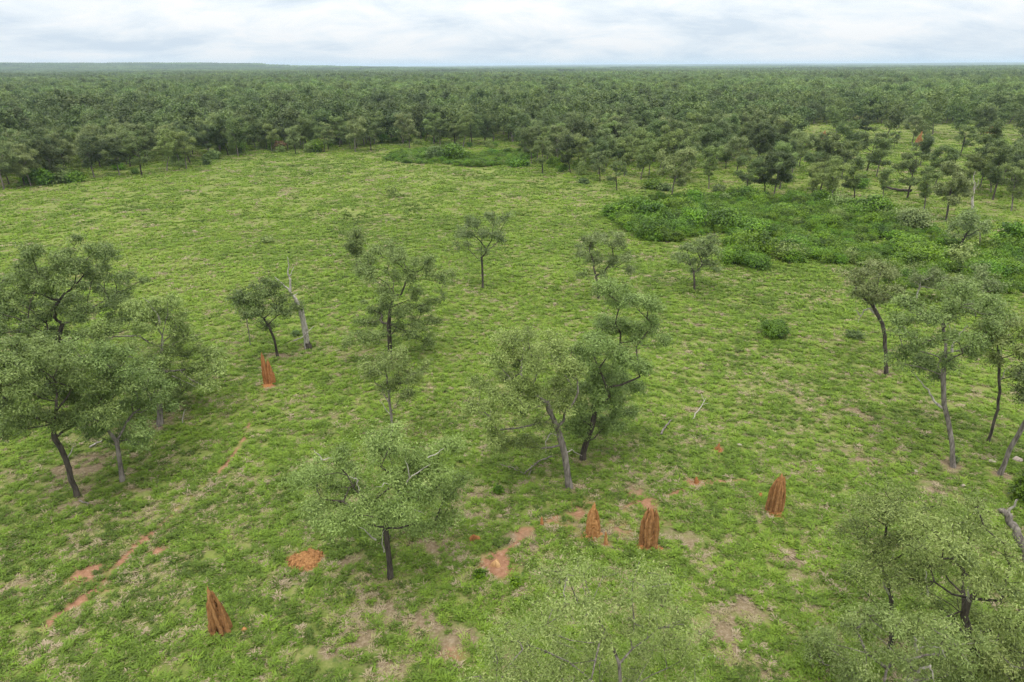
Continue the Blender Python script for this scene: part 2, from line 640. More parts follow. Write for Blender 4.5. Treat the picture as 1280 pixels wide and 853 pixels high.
xs = axis(-72, 72, 0.36, 21000)
ys = axis(14, 112, 0.36, 21000)
GX, GY = np.meshgrid(xs, ys)
gx, gy = GX.ravel(), GY.ravel()
gz = terrain(gx, gy)
rr_ = np.hypot(gx, gy)
nearm = (gy > 5) & (rr_ < 420)
red_ = np.zeros_like(gx)
grey_ = np.zeros_like(gx)
red_[nearm], grey_[nearm] = soil_maps(gx[nearm], gy[nearm])
gz = gz + nearm * (rr_ < 130) * (fbm(gx / 0.7, gy / 0.7, 77, 2) - .5) * 0.10
# the crumbled red mound
mx_, my_ = ground_at(383, 699)
md = np.hypot(gx - mx_, gy - my_)
gz = gz + 0.0 * md
nx, ny = len(xs), len(ys)
ii = (np.arange(ny - 1)[:, None] * nx + np.arange(nx - 1)[None, :]).ravel()
GF = np.stack([ii, ii + 1, ii + nx + 1, ii + nx], -1)

m, n, l = mat_new('ground_soil_and_grass')
out = n('ShaderNodeOutputMaterial')
geo = n('ShaderNodeNewGeometry')


def gnoise(scale, det=4, rough=0.6, vec=None):
    q = n('ShaderNodeTexNoise')
    q.inputs['Scale'].default_value = scale
    q.inputs['Detail'].default_value = det
    q.inputs['Roughness'].default_value = rough
    l(vec or geo.outputs['Position'], q.inputs['Vector'])
    return q.outputs['Fac']


def mixc(f, a, b):
    q = n('ShaderNodeMix')
    q.data_type = 'RGBA'
    if isinstance(f, float):
        q.inputs[0].default_value = f
    else:
        l(f, q.inputs[0])
    for i, v in ((6, a), (7, b)):
        if isinstance(v, tuple):
            q.inputs[i].default_value = (*v, 1)
        else:
            l(v, q.inputs[i])
    return q.outputs[2]


def mrange(f, a, b):
    q = n('ShaderNodeMapRange')
    q.interpolation_type = 'SMOOTHSTEP'
    q.inputs['From Min'].default_value = a
    q.inputs['From Max'].default_value = b
    l(f, q.inputs['Value'])
    return q.outputs[0]


g1 = ramp(n, [(0.32, (0.085, 0.112, 0.028)), (0.5, (0.130, 0.165, 0.038)), (0.68, (0.165, 0.208, 0.044))])
l(gnoise(0.09, 6, 0.62), g1.inputs[0])
col = mixc(mrange(gnoise(1.6, 6, 0.7), 0.46, 0.62), g1.outputs[0], (0.19, 0.20, 0.070))
col = mixc(mrange(gnoise(2.7, 5, 0.7), 0.56, 0.66), col, (0.060, 0.110, 0.020))
ag = n('ShaderNodeAttribute'); ag.attribute_name = 'litter'
ar = n('ShaderNodeAttribute'); ar.attribute_name = 'red_soil'
lit = ramp(n, [(0.3, (0.10, 0.085, 0.045)), (0.5, (0.19, 0.145, 0.09)), (0.7, (0.31, 0.26, 0.19))])
l(gnoise(5.5, 8, 0.75), lit.inputs[0])


def broken(att, sc1, lo, hi, amp):
    """a soil map with its rim broken up by fine noise"""
    a = n('ShaderNodeMath'); a.operation = 'MULTIPLY_ADD'
    l(gnoise(sc1, 7, 0.75), a.inputs[0]); a.inputs[1].default_value = amp
    l(att, a.inputs[2])
    return mrange(a.outputs[0], lo + amp * .5, hi + amp * .5)


col = mixc(broken(ag.outputs['Fac'], 1.7, .30, .75, 1.1), col, lit.outputs[0])
redc = ramp(n, [(0.3, (0.17, 0.085, 0.048)), (0.55, (0.285, 0.155, 0.095)), (0.75, (0.36, 0.235, 0.165))])
l(gnoise(4.0, 8, 0.7), redc.inputs[0])
col = mixc(broken(ar.outputs['Fac'], 2.6, .10, .85, 1.0), col, redc.outputs[0])
p = n('ShaderNodeBsdfPrincipled')
p.inputs['Roughness'].default_value = 0.95
p.inputs['Specular IOR Level'].default_value = 0.15
l(col, p.inputs['Base Color'])
b = n('ShaderNodeBump')
b.inputs['Strength'].default_value = 0.9
b.inputs['Distance'].default_value = 0.12
l(gnoise(3.5, 6, 0.7), b.inputs['Height'])
l(b.outputs[0], p.inputs['Normal'])
l(p.outputs[0], out.inputs[0])
GROUND = m
gme = mesh_np('ground', np.stack([gx, gy, gz], -1), GF, GROUND, smooth=True, vattr={'red_soil': red_, 'litter': grey_})
ground = link('ground', gme)
tag(ground, 'flat green savanna ground with patches of red soil', 'ground', kind='structure')


# ------------------------------------------------------------------ scattering of uncountable things
def proto_collection(name, meshes):
    col_ = bpy.data.collections.new(name)
    for i, me in enumerate(meshes):
        o = bpy.data.objects.new('%s_%02d' % (name, i), me)
        col_.objects.link(o)
    return col_


def scatter(name, P, rot, scl, idx, tint, col_, label, cat):
    me = bpy.data.meshes.new(name)
    me.vertices.add(len(P))
    me.vertices.foreach_set('co', np.asarray(P, np.float32).ravel())
    me.attributes.new('rot', 'FLOAT_VECTOR', 'POINT').data.foreach_set('vector', np.asarray(rot, np.float32).ravel())
    me.attributes.new('scl', 'FLOAT_VECTOR', 'POINT').data.foreach_set('vector', np.asarray(scl, np.float32).ravel())
    me.attributes.new('pick', 'INT', 'POINT').data.foreach_set('value', np.asarray(idx, np.int32))
    me.attributes.new('tint', 'FLOAT', 'POINT').data.foreach_set('value', np.asarray(tint, np.float32))
    ob = link(name, me)
    tag(ob, label, cat, kind='stuff')
    g = bpy.data.node_groups.new(name + '_scatter', 'GeometryNodeTree')
    g.interface.new_socket('Geometry', in_out='INPUT', socket_type='NodeSocketGeometry')
    g.interface.new_socket('Geometry', in_out='OUTPUT', socket_type='NodeSocketGeometry')
    nn, ll = g.nodes.new, g.links.new
    gi, go = nn('NodeGroupInput'), nn('NodeGroupOutput')
    ip = nn('GeometryNodeInstanceOnPoints')
    ci = nn('GeometryNodeCollectionInfo')
    ci.inputs['Collection'].default_value = col_
    ci.inputs['Separate Children'].default_value = True
    ci.inputs['Reset Children'].default_value = True

    def na(nm, ty):
        a = nn('GeometryNodeInputNamedAttribute')
        a.data_type = ty
        a.inputs['Name'].default_value = nm
        return [o for o in a.outputs if o.enabled][0]
    er = nn('FunctionNodeEulerToRotation')
    ll(na('rot', 'FLOAT_VECTOR'), er.inputs[0])
    ll(er.outputs[0], ip.inputs['Rotation'])
    ll(na('scl', 'FLOAT_VECTOR'), ip.inputs['Scale'])
    ll(na('pick', 'INT'), ip.inputs['Instance Index'])
    ip.inputs['Pick Instance'].default_value = True
    ll(gi.outputs[0], ip.inputs['Points'])
    ll(ci.outputs[0], ip.inputs['Instance'])
    ll(ip.outputs[0], go.inputs[0])
    md_ = ob.modifiers.new('scatter', 'NODES')
    md_.node_group = g
    return ob


# ---- grass
def grass_mat():
    m, n, l = mat_new('grass_blades')
    out = n('ShaderNodeOutputMaterial')
    at = n('ShaderNodeAttribute')
    at.attribute_type = 'INSTANCER'
    at.attribute_name = 'tint'
    rn = n('ShaderNodeAttribute')
    rn.attribute_name = 'rnd'
    s = n('ShaderNodeMath'); s.operation = 'MULTIPLY_ADD'
    l(rn.outputs['Fac'], s.inputs[0]); s.inputs[1].default_value = 0.16
    l(at.outputs['Fac'], s.inputs[2])
    r = ramp(n, [(0.0, (0.054, 0.086, 0.016)), (0.22, (0.108, 0.172, 0.024)), (0.45, (0.162, 0.262, 0.030)),
                 (0.66, (0.232, 0.352, 0.038)), (0.82, (0.29, 0.27, 0.12)), (1.0, (0.38, 0.31, 0.215))])
    l(s.outputs[0], r.inputs[0])
    p = n('ShaderNodeBsdfPrincipled')
    p.inputs['Roughness'].default_value = 0.6
    p.inputs['Specular IOR Level'].default_value = 0.25
    l(r.outputs[0], p.inputs['Base Color'])
    t = n('ShaderNodeBsdfTranslucent')
    l(r.outputs[0], t.inputs['Color'])
    mi = n('ShaderNodeMixShader'); mi.inputs[0].default_value = 0.3
    l(p.outputs[0], mi.inputs[1]); l(t.outputs[0], mi.inputs[2])
    l(mi.outputs[0], out.inputs[0])
    return m


GRASS = grass_mat()


def tuft(rng, nb, rad, hgt, wid, lean=0.9):
    """a tussock: blades that arch outwards, two faces each"""
    th = rng.random(nb) * 2 * math.pi
    r0 = rad * np.sqrt(rng.random(nb)) * 0.7
    o = np.stack([r0 * np.cos(th), r0 * np.sin(th), np.full(nb, -0.02)], -1)
    ph = th + rng.normal(0, 0.7, nb)
    d = np.stack([np.cos(ph), np.sin(ph), np.zeros(nb)], -1)
    hh = hgt * rng.uniform(0.5, 1.15, nb)
    ln = lean * hh * rng.uniform(0.3, 1.2, nb)
    side = np.stack([-np.sin(ph), np.cos(ph), np.zeros(nb)], -1) * (wid * rng.uniform(0.6, 1.3, nb))[:, None]
    mid = o + d * (ln * 0.35)[:, None]
    mid[:, 2] += hh * 0.72
    tip = o + d * ln[:, None] * 1.15
    tip[:, 2] += hh * rng.uniform(0.7, 1.0, nb)
    V = np.stack([o - side * .6, o + side * .6, mid + side, mid - side, tip], 1).reshape(-1, 3)
    k = np.arange(nb)[:, None] * 5
    return V, [k + np.array([[0, 1, 2, 3]]), k + np.array([[3, 2, 4]])], np.tile(rng.random(nb), 2)


rng = np.random.default_rng(5)
tufts = []
for i in range(6):                          # near tussocks
    V, F, a = tuft(rng, 26, 0.24, 0.20 + 0.09 * (i % 3), 0.024 + 0.006 * (i % 2))
    tufts.append(mesh_np('grass_tuft', V, F, GRASS, fattr={'rnd': a}))
for i in range(4):                          # wider patches for the far field
    Vs, F4, F3, As, Bs, off = [], [], [], [], [], 0
    for k in range(11):
        V, F, a = tuft(rng, 12, 0.34, rng.uniform(0.12, 0.38), 0.05)
        V = V + np.array([rng.normal(0, 0.75), rng.normal(0, 0.75), 0])
        Vs.append(V); F4.append(F[0] + off); F3.append(F[1] + off); off += len(V)
        sh = rng.uniform(0, 1)
        As.append(a[:12] * .3 + sh * .7); Bs.append(a[12:] * .3 + sh * .7)
    tufts.append(mesh_np('grass_patch', np.concatenate(Vs), [np.concatenate(F4), np.concatenate(F3)], GRASS,
                         fattr={'rnd': np.concatenate(As + Bs)}))
for i in range(3):                          # broad leaved herbs between the tussocks
    k_ = 9
    cc = np.stack([rng.normal(0, .13, k_), rng.normal(0, .13, k_), rng.uniform(.05, .26, k_)], -1)
    V, F, a1, a2 = leaves(rng, cc, np.arange(k_), np.arange(k_), 9, 0.055, .11, .075, droop=0)
    tufts.append(mesh_np('herb', V, F, GRASS, fattr={'rnd': a2}))
gcol = proto_collection('grass_source', tufts)


def in_view(x, y, mar=260, z=0.0):
    P = np.stack([x, y, np.full_like(x, z)], -1)
    px, py = to_px(P)
    return (px > -mar) & (px < 1280 + mar) & (py < 853 + min(mar, 120)) & (y > 1)


def sample_zone(rng, r0, r1, dens):
    """random ground points inside the view wedge"""
    half = R(62) if r0 < 40 else R(49)
    area = half * (r1 * r1 - r0 * r0)
    k = int(area * dens)
    r = np.sqrt(rng.random(k) * (r1 * r1 - r0 * r0) + r0 * r0)
    a = rng.uniform(-half, half, k)
    x, y = r * np.sin(a), r * np.cos(a)
    v = in_view(x, y)
    return x[v], y[v]


def grass_tint(x, y, rng):
    big = fbm(x / 26, y / 26, 41, 4)
    med = fbm(x / 4.5, y / 4.5, 43, 4)
    sm = fbm(x / 0.9, y / 0.9, 44, 2)
    r = np.hypot(x, y)
    t = 0.19 + 0.38 * (big - 0.30) + 0.30 * (med - 0.5) + 0.42 * (sm - 0.5) + rng.normal(0, 0.10, len(x))
    t = t + 0.15 * sstep(38, 90, r)
    px, py = to_px(np.stack([x, y], -1))
    # the lushest strip of the clearing
    t = t + 0.16 * np.exp(-((px - 190) / 190) ** 2 - ((py - 365) / 60) ** 2) + 0.07 * np.exp(-((px - 120) / 200) ** 2 - ((py - 320) / 30) ** 2)
    t = np.clip(t, 0.0, 0.62)
    return t


gp, gs, gi_, gt = [], [], [], []
for r0, r1, dens, far in ((13, 45, 32, 0), (45, 75, 18, 0), (75, 120, 8, 0), (75, 150, 0.5, 1), (150, 270, 0.42, 1), (270, 460, 0.16, 1)):
    x, y = sample_zone(rng, r0, r1, dens)
    red, grey = soil_maps(x, y)
    cov = fbm(x / 0.75, y / 0.75, 51, 3)
    keep = rng.random(len(x)) < np.clip(1.0 - 1.1 * red - 0.5 * grey, 0, 1)
    if not far:
        keep &= cov + rng.normal(0, .06, len(x)) > 0.30 + 0.16 * grey
    x, y, red, grey = x[keep], y[keep], red[keep], grey[keep]
    t = grass_tint(x, y, rng)
    dry = rng.random(len(x)) < 0.14 + 0.06 * (np.hypot(x, y) < 50) + 0.5 * grey + 0.25 * (fbm(x / 2.1, y / 2.1, 57, 3) > .57)
    t = np.where(dry, rng.uniform(0.64, 0.98, len(x)), t)
    if far:
        t = np.clip(t + 0.02, 0, 1)
        dk = rng.random(len(x)) < 0.18
        t = np.where(dk, t * 0.55, t)
    sz = rng.uniform(0.5, 1.1, len(x)) * (1 + 0.25 * sstep(40, 100, np.hypot(x, y)))
    hz = sz * rng.uniform(0.5, 1.1, len(x)) * (0.75 if not far else 1.0) * (1 - 0.4 * dry)
    gp.append(np.stack([x, y, terrain(x, y) - 0.01], -1))
    gs.append(np.stack([sz, sz, hz], -1))
    pk = rng.integers(6, 10, len(x)) if far else rng.integers(0, 6, len(x))
    if not far:
        pk = np.where((rng.random(len(x)) < .16) & ~dry, rng.integers(10, 13, len(x)), pk)
    gi_.append(pk)
    gt.append(t)
gp, gs, gi_, gt = map(np.concatenate, (gp, gs, gi_, gt))
gr = np.zeros_like(gp)
gr[:, 2] = rng.random(len(gp)) * 6.283
scatter('grass', gp, gr, gs, gi_, gt, gcol, 'short tussocky green grass covering the clearing', 'grass')
print('grass', len(gp))


# ------------------------------------------------------------------ generic tree shapes (9 to 12 m)
def generic_tree(rng, h, w, kind='forest'):
    """lobes and trunk for a woodland eucalypt"""
    fk = h * rng.uniform(0.28, 0.42)
    lean = rng.normal(0, 0.05 * h, 2)
    trunk = [(0, 0, -0.1), (lean[0] * .3, lean[1] * .3, fk * .5), (lean[0], lean[1], fk), (lean[0] * 1.4, lean[1] * 1.4, h * .55)]
    lobes = []
    k = rng.integers(13, 19)
    for i in range(k):
        zf = 0.33 + 0.64 * (i + rng.random()) / k
        wd = w * 0.5 * math.sin(math.pi * min(.95, max(0.12, (1.12 - zf) / 0.85))) ** 0.6
        a = rng.random() * 6.283
        rr = wd * math.sqrt(rng.random()) * 0.85
        lobes.append((lean[0] * 1.4 + rr * math.cos(a), lean[1] * 1.4 + rr * math.sin(a), zf * h, w * rng.uniform(0.10, 0.19)))
    return trunk, lobes


rng = np.random.default_rng(77)
MID = []                                   # (trunk mesh, crown mesh, height)
for i in range(9):
    h = rng.uniform(8.5, 11.5)
    w = rng.uniform(6.0, 8.5)
    tr, lb = generic_tree(rng, h, w)
    kind = ['sage', 'forest', 'grey', 'forest', 'dark', 'sage', 'forest', 'grey', 'lime'][i]
    mw, ml = tree_meshes(rng, (0, 0, 0), tr, lb, rng.uniform(.15, .24), 120, kind, ['grey', 'dark', 'grey'][i % 3],
                         190, 300, spread=0.30, wig=0.18, shell=.35, clump=.28)
    MID.append((mw, ml, h))


def lod_tree(rng, nt_, per, spread, Ls, Ws, h=10.0, w=7.5, withtrunk=True, loc=(0, 0), Vs=None):
    tr, lb = generic_tree(rng, h, w)
    lb = np.array(lb)
    k = nt_
    ww = lb[:, 3] ** 2
    cnt = np.maximum(1, np.round(k * ww / ww.sum())).astype(int)
    T = []
    for q, c in zip(lb, cnt):
        u = rng.normal(0, 1, (c, 3)); u /= np.linalg.norm(u, axis=1, keepdims=True)
        T.append(q[:3] + u * q[3] * np.array([1, 1, .75]) * rng.uniform(.5, 1, (c, 1)))
    X = np.concatenate(T)
    V, F, a1, a2 = leaves(rng, X, np.arange(len(X)), np.arange(len(X)), per, spread, Ls, Ws, droop=0.2)
    V = V + np.array([loc[0], loc[1], 0])
    wv, wf = [], []
    if withtrunk:
        tube_chain(np.array(tr) + np.array([loc[0], loc[1], 0]), [.2, .17, .13, .05], 5, wv, wf, 0)
    return V, F, a1, a2, wv, wf


def join_lod(name, items):
    Vs, Fs, A1, A2, mats, off = [], [], [], [], [], 0
    WV, WF = [], []
    for V, F, a1, a2, wv, wf in items:
        Vs.append(V); Fs.append(F + off); off += len(V)
        A1.append(a1); A2.append(a2)
        WV += wv; WF += wf
    nleaf = sum(len(f) for f in Fs)
    for v, f in zip(WV, WF):
        Vs.append(v); Fs.append(f + off); off += len(v)
    nall = sum(len(f) for f in Fs)
    z = np.zeros(nall - nleaf)
    me = mesh_np(name, np.concatenate(Vs), np.concatenate(Fs), LEAF['forest'],
                 fattr={'rnd': np.concatenate(A1 + [z]), 'spray': np.concatenate(A2 + [z])})
    me.materials.append(BARK['grey'])
    mi = np.zeros(nall, np.int32); mi[nleaf:] = 1
    me.polygons.foreach_set('material_index', mi)
    return me


lods = []
for i in range(6):                          # single trees, 250 m to 1 km
    lods.append(join_lod('woodland_tree', [lod_tree(rng, 130, 18, 0.50, 0.55, 0.30, h=rng.uniform(9, 11.5), w=rng.uniform(6.5, 8.5))]))
for i in range(3):                          # 60 m pieces of canopy, 1 to 4 km
    it = []
    for a in range(9):
        for b_ in range(9):
            it.append(lod_tree(rng, 34, 7, 0.7, 1.2, 0.8, h=rng.uniform(6, 13), w=rng.uniform(5, 10),
                               withtrunk=False, loc=((a - 4) * 6.7 + rng.uniform(-2.5, 2.5), (b_ - 4) * 6.7 + rng.uniform(-2.5, 2.5))))
    lods.append(join_lod('woodland_canopy', it))
for i in range(2):                          # 240 m pieces, beyond
    it = []
    for a in range(30):
        for b_ in range(30):
            it.append(lod_tree(rng, 10, 3, 1.0, 2.8, 2.2, h=rng.uniform(7, 12.5), w=rng.uniform(7.5, 10),
                               withtrunk=False, loc=((a - 14.5) * 8 + rng.uniform(-3, 3), (b_ - 14.5) * 8 + rng.uniform(-3, 3))))
    lods.append(join_lod('woodland_canopy', it))
wcol = proto_collection('woodland_source', lods)

# the near edge of the wood, as picture points of the ground line
EDGE_X = [-400, -60, 0, 40, 100, 175, 236, 250, 300, 370, 440, 500, 560, 640, 660, 700, 800, 880, 1000, 1100, 1180, 1240, 1700]
EDGE_Y = [262, 240, 236, 232, 223, 219, 209, 199, 195, 193, 190, 186, 184, 190, 216, 222, 232, 238, 249, 246, 240, 248, 252]


def wood_ok(x, y, rng):
    px, py = to_px(np.stack([x, y], -1))
    ok = py < np.interp(px, EDGE_X, EDGE_Y)
    u = rng.random(len(x))
    g1 = (px > 985) & (py > 156) & (py < 203)
    ok &= ~(g1 & (u < 0.92))
    g2 = (px > 1085) & (px < 1215) & (py > 195)
    ok &= ~g2
    g3 = (px > 1000) & (py > 200) & (u < 0.55)
    ok &= ~g3
    g4 = (px > 655) & (px < 1000) & (py > 212) & (u < 0.5)
    ok &= ~g4
    # small lighter openings and thinner belts far off
    return ok


cell = 6.3
gxs = np.arange(-1040, 1041, cell)
gys = np.arange(60, 1100, cell)
TX, TY = np.meshgrid(gxs, gys)
TX = TX.ravel() + rng.uniform(-.42, .42, TX.size) * cell
TY = TY.ravel() + rng.uniform(-.42, .42, TY.size) * cell
v = in_view(TX, TY, 480) & (np.hypot(TX, TY) < 1050)
TX, TY = TX[v], TY[v]
k = wood_ok(TX, TY, rng)
TX, TY = TX[k], TY[k]
k = rng.random(len(TX)) < 0.93 - 0.25 * (fbm(TX / 60, TY / 60, 91, 3) > .62)
TX, TY = TX[k], TY[k]
o = np.argsort(np.hypot(TX, TY))
TX, TY = TX[o], TY[o]

# hand placed trees of the far side of the clearing: base px, base py, height m, mesh, label
EDGE_TREES = [
    (678, 217, 8.6, 4, 'dark round eucalypt nearest the right end of the far small thicket'),
    (713, 216, 8.8, 1, 'tall narrow eucalypt just right of the dark round edge tree'),
    (727, 214, 8.2, 5, 'forked grey green eucalypt in the second pair of edge trees beyond the thicket'),
    (750, 227, 7.0, 7, 'slim pale eucalypt left of the low dark edge tree'),
    (771, 238, 6.6, 4, 'low dark eucalypt on a short forked trunk at the edge of the wood'),
    (801, 224, 8.6, 0, 'broad pale green eucalypt behind the small bushes of the wood edge'),
    (839, 249, 9.6, 2, 'stout single eucalypt with thick pale trunk standing in front of the wood edge'),
    (886, 236, 8.8, 5, 'spreading eucalypt with forked trunk right of the stout edge tree'),
    (933, 246, 8.6, 4, 'dark leaning eucalypt behind the big bright thicket'),
    (956, 243, 8.2, 1, 'tall eucalypt in the middle of the row behind the thicket'),
    (967, 247, 8.8, 6, 'eucalypt with two thin stems at the right of the row behind the thicket'),
    (1018, 238, 8.0, 3, 'green eucalypt standing behind the brown ground past the thicket'),
    (1040, 256, 8.2, 0, 'eucalypt with a charred base beyond the right end of the thicket'),
    (1068, 250, 8.0, 1, 'eucalypt with a straight black trunk left of the fallen black log'),
    (1134, 248, 9.5, 4, 'dark eucalypt beside the fallen black log'),
    (1095, 222, 9.0, 3, 'broad olive eucalypt left of the open grassy glade'),
    (1182, 277, 10.0, 7, 'tall pale grey eucalypt left of the bleached standing snag'),
    (1241, 250, 10.5, 1, 'slender eucalypt right of the bleached standing snag'),
    (1264, 264, 8.5, 0, 'eucalypt with leaning trunk at the right border behind the grass slope'),
    (1230, 222, 12.0, 1, 'tall thin trunked eucalypt right of the glade'),
    (1285, 240, 9.5, 5, 'dense eucalypt cut by the right border beyond the clearing'),
    (1200, 196, 9.5, 4, 'dark crowned eucalypt standing alone in the far glade'),
    (1140, 180, 9.0, 2, 'tree standing left of the tall red termite mound in the far glade'),
    (1228, 176, 11.0, 6, 'tree at the far side of the right glade'),
    (1080, 173, 9.0, 3, 'dark tree at the left of the far glade'),
    (1117, 187, 5.5, 7, 'short grey tree low in the far glade'),
    (1012, 250, 7.0, 0, 'low green tree at the far side of the brown ground past the thicket'),
    (1052, 224, 8.6, 6, 'green tree left of the broad olive eucalypt'),
    (1103, 250, 6.0, 5, 'low crowned tree right of the straight black trunk'),
    (1155, 262, 7.4, 0, 'bushy green tree between the fallen black log and the tall pale grey eucalypt'),
    (1168, 236, 8.8, 6, 'green tree standing behind the tall pale grey eucalypt'),
    (1252, 232, 8.8, 2, 'mid green tree up the grass slope behind the slender right eucalypt'),
    (1206, 240, 7.6, 5, 'low tree just left of the bleached standing snag'),
    (1274, 214, 9.4, 1, 'tall tree at the right border behind the slope'),
    (1150, 208, 8.0, 3, 'tree at the near rim of the far glade'),
    (5, 237, 9.5, 2, 'sparse eucalypt on a leaning stem at the left border of the wood edge'),
    (31, 232, 9.8, 7, 'grey eucalypt with leaning trunk left end of the wood edge'),
    (39, 233, 8.0, 2, 'short two stemmed eucalypt at the left end of the wood edge'),
    (64, 230, 9.0, 1, 'dark trunked eucalypt among the low bushes of the left wood edge'),
    (118, 222, 9.6, 6, 'olive eucalypt right of the low bushes of the left wood edge'),
    (150, 220, 9.2, 3, 'eucalypt in the middle of the left wood edge'),
    (177, 219, 9.8, 4, 'dark based eucalypt in the left wood edge'),
    (209, 214, 10.0, 0, 'big sage eucalypt near the right corner of the left wood edge'),
    (233, 211, 9.4, 5, 'thin trunked eucalypt at the projecting corner of the left wood edge'),
    (444, 190, 9.5, 2, 'eucalypt with pale trunk in the far centre wood edge'),
    (370, 193, 8.5, 7, 'grey eucalypt at the far centre wood edge right of the rusty shrub'),
    (298, 196, 11, 6, 'broad olive eucalypt behind the notch of the wood edge'),
]
hx = np.array([ground_at(a[0], a[1]) for a in EDGE_TREES])
dd = np.min(np.hypot(TX[:, None] - hx[None, :, 0], TY[:, None] - hx[None, :, 1]), axis=1)
k = dd > 4.2
TX, TY = TX[k], TY[k]
o = np.argsort(~in_view(TX, TY, 35), kind='stable')   # the ones in the picture first, nearest first
TX, TY = TX[o], TY[o]


def copy_tree(loc, h, mi, rz, label, group):
    mw, ml, h0 = MID[mi]
    e_ = empty('eucalypt_tree', loc, label, 'tree', group)
    s = h / h0
    e_.rotation_euler = (0, 0, rz)
    e_.scale = (s, s, s)
    link('trunk', mw, e_)
    link('crown', ml, e_)
    return e_


prng = random.Random(4)
for px, py, h, mi, lab in EDGE_TREES:
    x, y = ground_at(px, py)
    copy_tree((x, y, tz(x, y)), h, mi, prng.uniform(0, 6.28), lab, 'eucalypts along the edge of the wood')
NIND = 198
for x, y in zip(TX[:NIND], TY[:NIND]):
    px, py = to_px(np.array([x, y]))
    b_ = int(np.searchsorted([110, 245, 380, 490, 660, 790, 900, 1000, 1120], px))
    place = ['at the far left end of the wood', 'in the left wood jutting into the clearing',
             'in the wood beyond the notch and the rusty shrub', 'in the wood beyond the middle of the clearing',
             'in the wood behind the far small thicket', 'in the wood right of the far small thicket',
             'in the wood behind the stout single edge tree', 'in the wood behind the big bright thicket',
             'in the open woodland left of the grassy glade', 'in the open woodland right of the grassy glade'][b_]
    back = np.interp(px, EDGE_X, EDGE_Y) - py
    row = 'front row' if back < 9 else ('second rows' if back < 22 else 'deeper rows')
    lab = '%s eucalypt %s' % (row[:-1].replace('second row', 'second-row').replace('deeper row', 'deep-row') if row != 'front row' else 'front-row', place)
    grp = lab.replace('eucalypt', 'eucalypts', 1)
    copy_tree((x, y, tz(x, y)), prng.uniform(7.8, 11.2), prng.choice([0, 1, 2, 3, 4, 5, 6, 7, 1, 3, 6]), prng.uniform(0, 6.28), lab, grp)

wx, wy = TX[NIND:], TY[NIND:]
WP = [np.stack([wx, wy, terrain(wx, wy)], -1)]
WS = [np.repeat(rng.uniform(.6, 1.32, (len(wx), 1)), 3, axis=1) * rng.uniform(.88, 1.14, (len(wx), 3))]
WI = [rng.integers(0, 6, len(wx))]


def ring_cells(r0, r1, c):
    a = np.arange(-r1, r1, c)
    b = np.arange(0, r1, c)
    A, B = np.meshgrid(a, b)
    A = A.ravel(); B = B.ravel()
    rr = np.hypot(A, B)
    v = (rr >= r0) & (rr < r1) & in_view(A, B, 480)
    return A[v], B[v]


for r0, r1, c, i0, i1 in ((1050, 4200, 59.0, 6, 9), (4200, 19500, 236.0, 9, 11)):
    x, y = ring_cells(r0, r1, c)
    z = terrain(x, y)
    WP.append(np.stack([x, y, z], -1))
    s = rng.uniform(.92, 1.1, (len(x), 1))
    WS.append(np.concatenate([s * 1.03, s * 1.03, rng.uniform(.8, 1.25, (len(x), 1))], 1))
    WI.append(rng.integers(i0, i1, len(x)))
WP, WS, WI = np.concatenate(WP), np.concatenate(WS), np.concatenate(WI)
WR = np.zeros_like(WP)
WR[:, 2] = rng.random(len(WP)) * 6.283
sq = WI >= 6
WR[sq, 2] = rng.integers(0, 4, sq.sum()) * math.pi / 2
scatter('forest', WP, WR, WS, WI, np.clip((fbm(WP[:, 0] / 260, WP[:, 1] / 260, 97, 4) - .5) * 2.2 + .45, 0, 1), wcol, 'grey green eucalypt woodland reaching to the horizon', 'forest')
print('woodland', len(WP))

# ------------------------------------------------------------------ thickets
rng = np.random.default_rng(31)


def bush_mesh(rng, kind, n_=1500, r=1.0, h=1.3, L_=0.16, W_=0.085):
    k = 26
    u = rng.normal(0, 1, (k, 3)); u /= np.linalg.norm(u, axis=1, keepdims=True)
    c = u * rng.uniform(.35, .95, (k, 1)) * np.array([r, r, h * .5]) + np.array([0, 0, h * .48])
    c[:, 2] = np.abs(c[:, 2]) + .05
    per = n_ // k
    V, F, a1, a2 = leaves(rng, c, np.arange(k), np.arange(k), per, 0.22 * r, L_, W_, droop=0.1)
    V[:, 2] = np.abs(V[:, 2])
    return V, F, a1, a2


def stems_mesh(rng, r, h, k=7, thick=.018):
    V, F, off = [], [], 0
    for i in range(k):
        a = rng.random() * 6.283
        e_ = np.array([math.cos(a) * r * .6, math.sin(a) * r * .6, h * rng.uniform(.6, .9)])
        off = tube_chain(np.array([[0, 0, -.05], e_ * np.array([.35, .35, .55]), e_]), [thick, thick * .7, thick * .3], 4, V, F, off)
    return np.concatenate(V), np.concatenate(F)


bm_ = []
for i in range(5):
    V, F, a1, a2 = bush_mesh(rng, 'shrub', 3200, 1.05, 1.5, .135, .088)
    bm_.append(mesh_np('shrub', V, F, LEAF['shrub'], fattr={'rnd': a1, 'spray': a2}))
V, F, a1, a2 = bush_mesh(rng, 'sage', 1300, 1.0, 1.5, .17, .07)
bm_.append(mesh_np('shrub', V, F, LEAF['sage'], fattr={'rnd': a1, 'spray': a2}))
bcol = proto_collection('shrub_source', bm_)
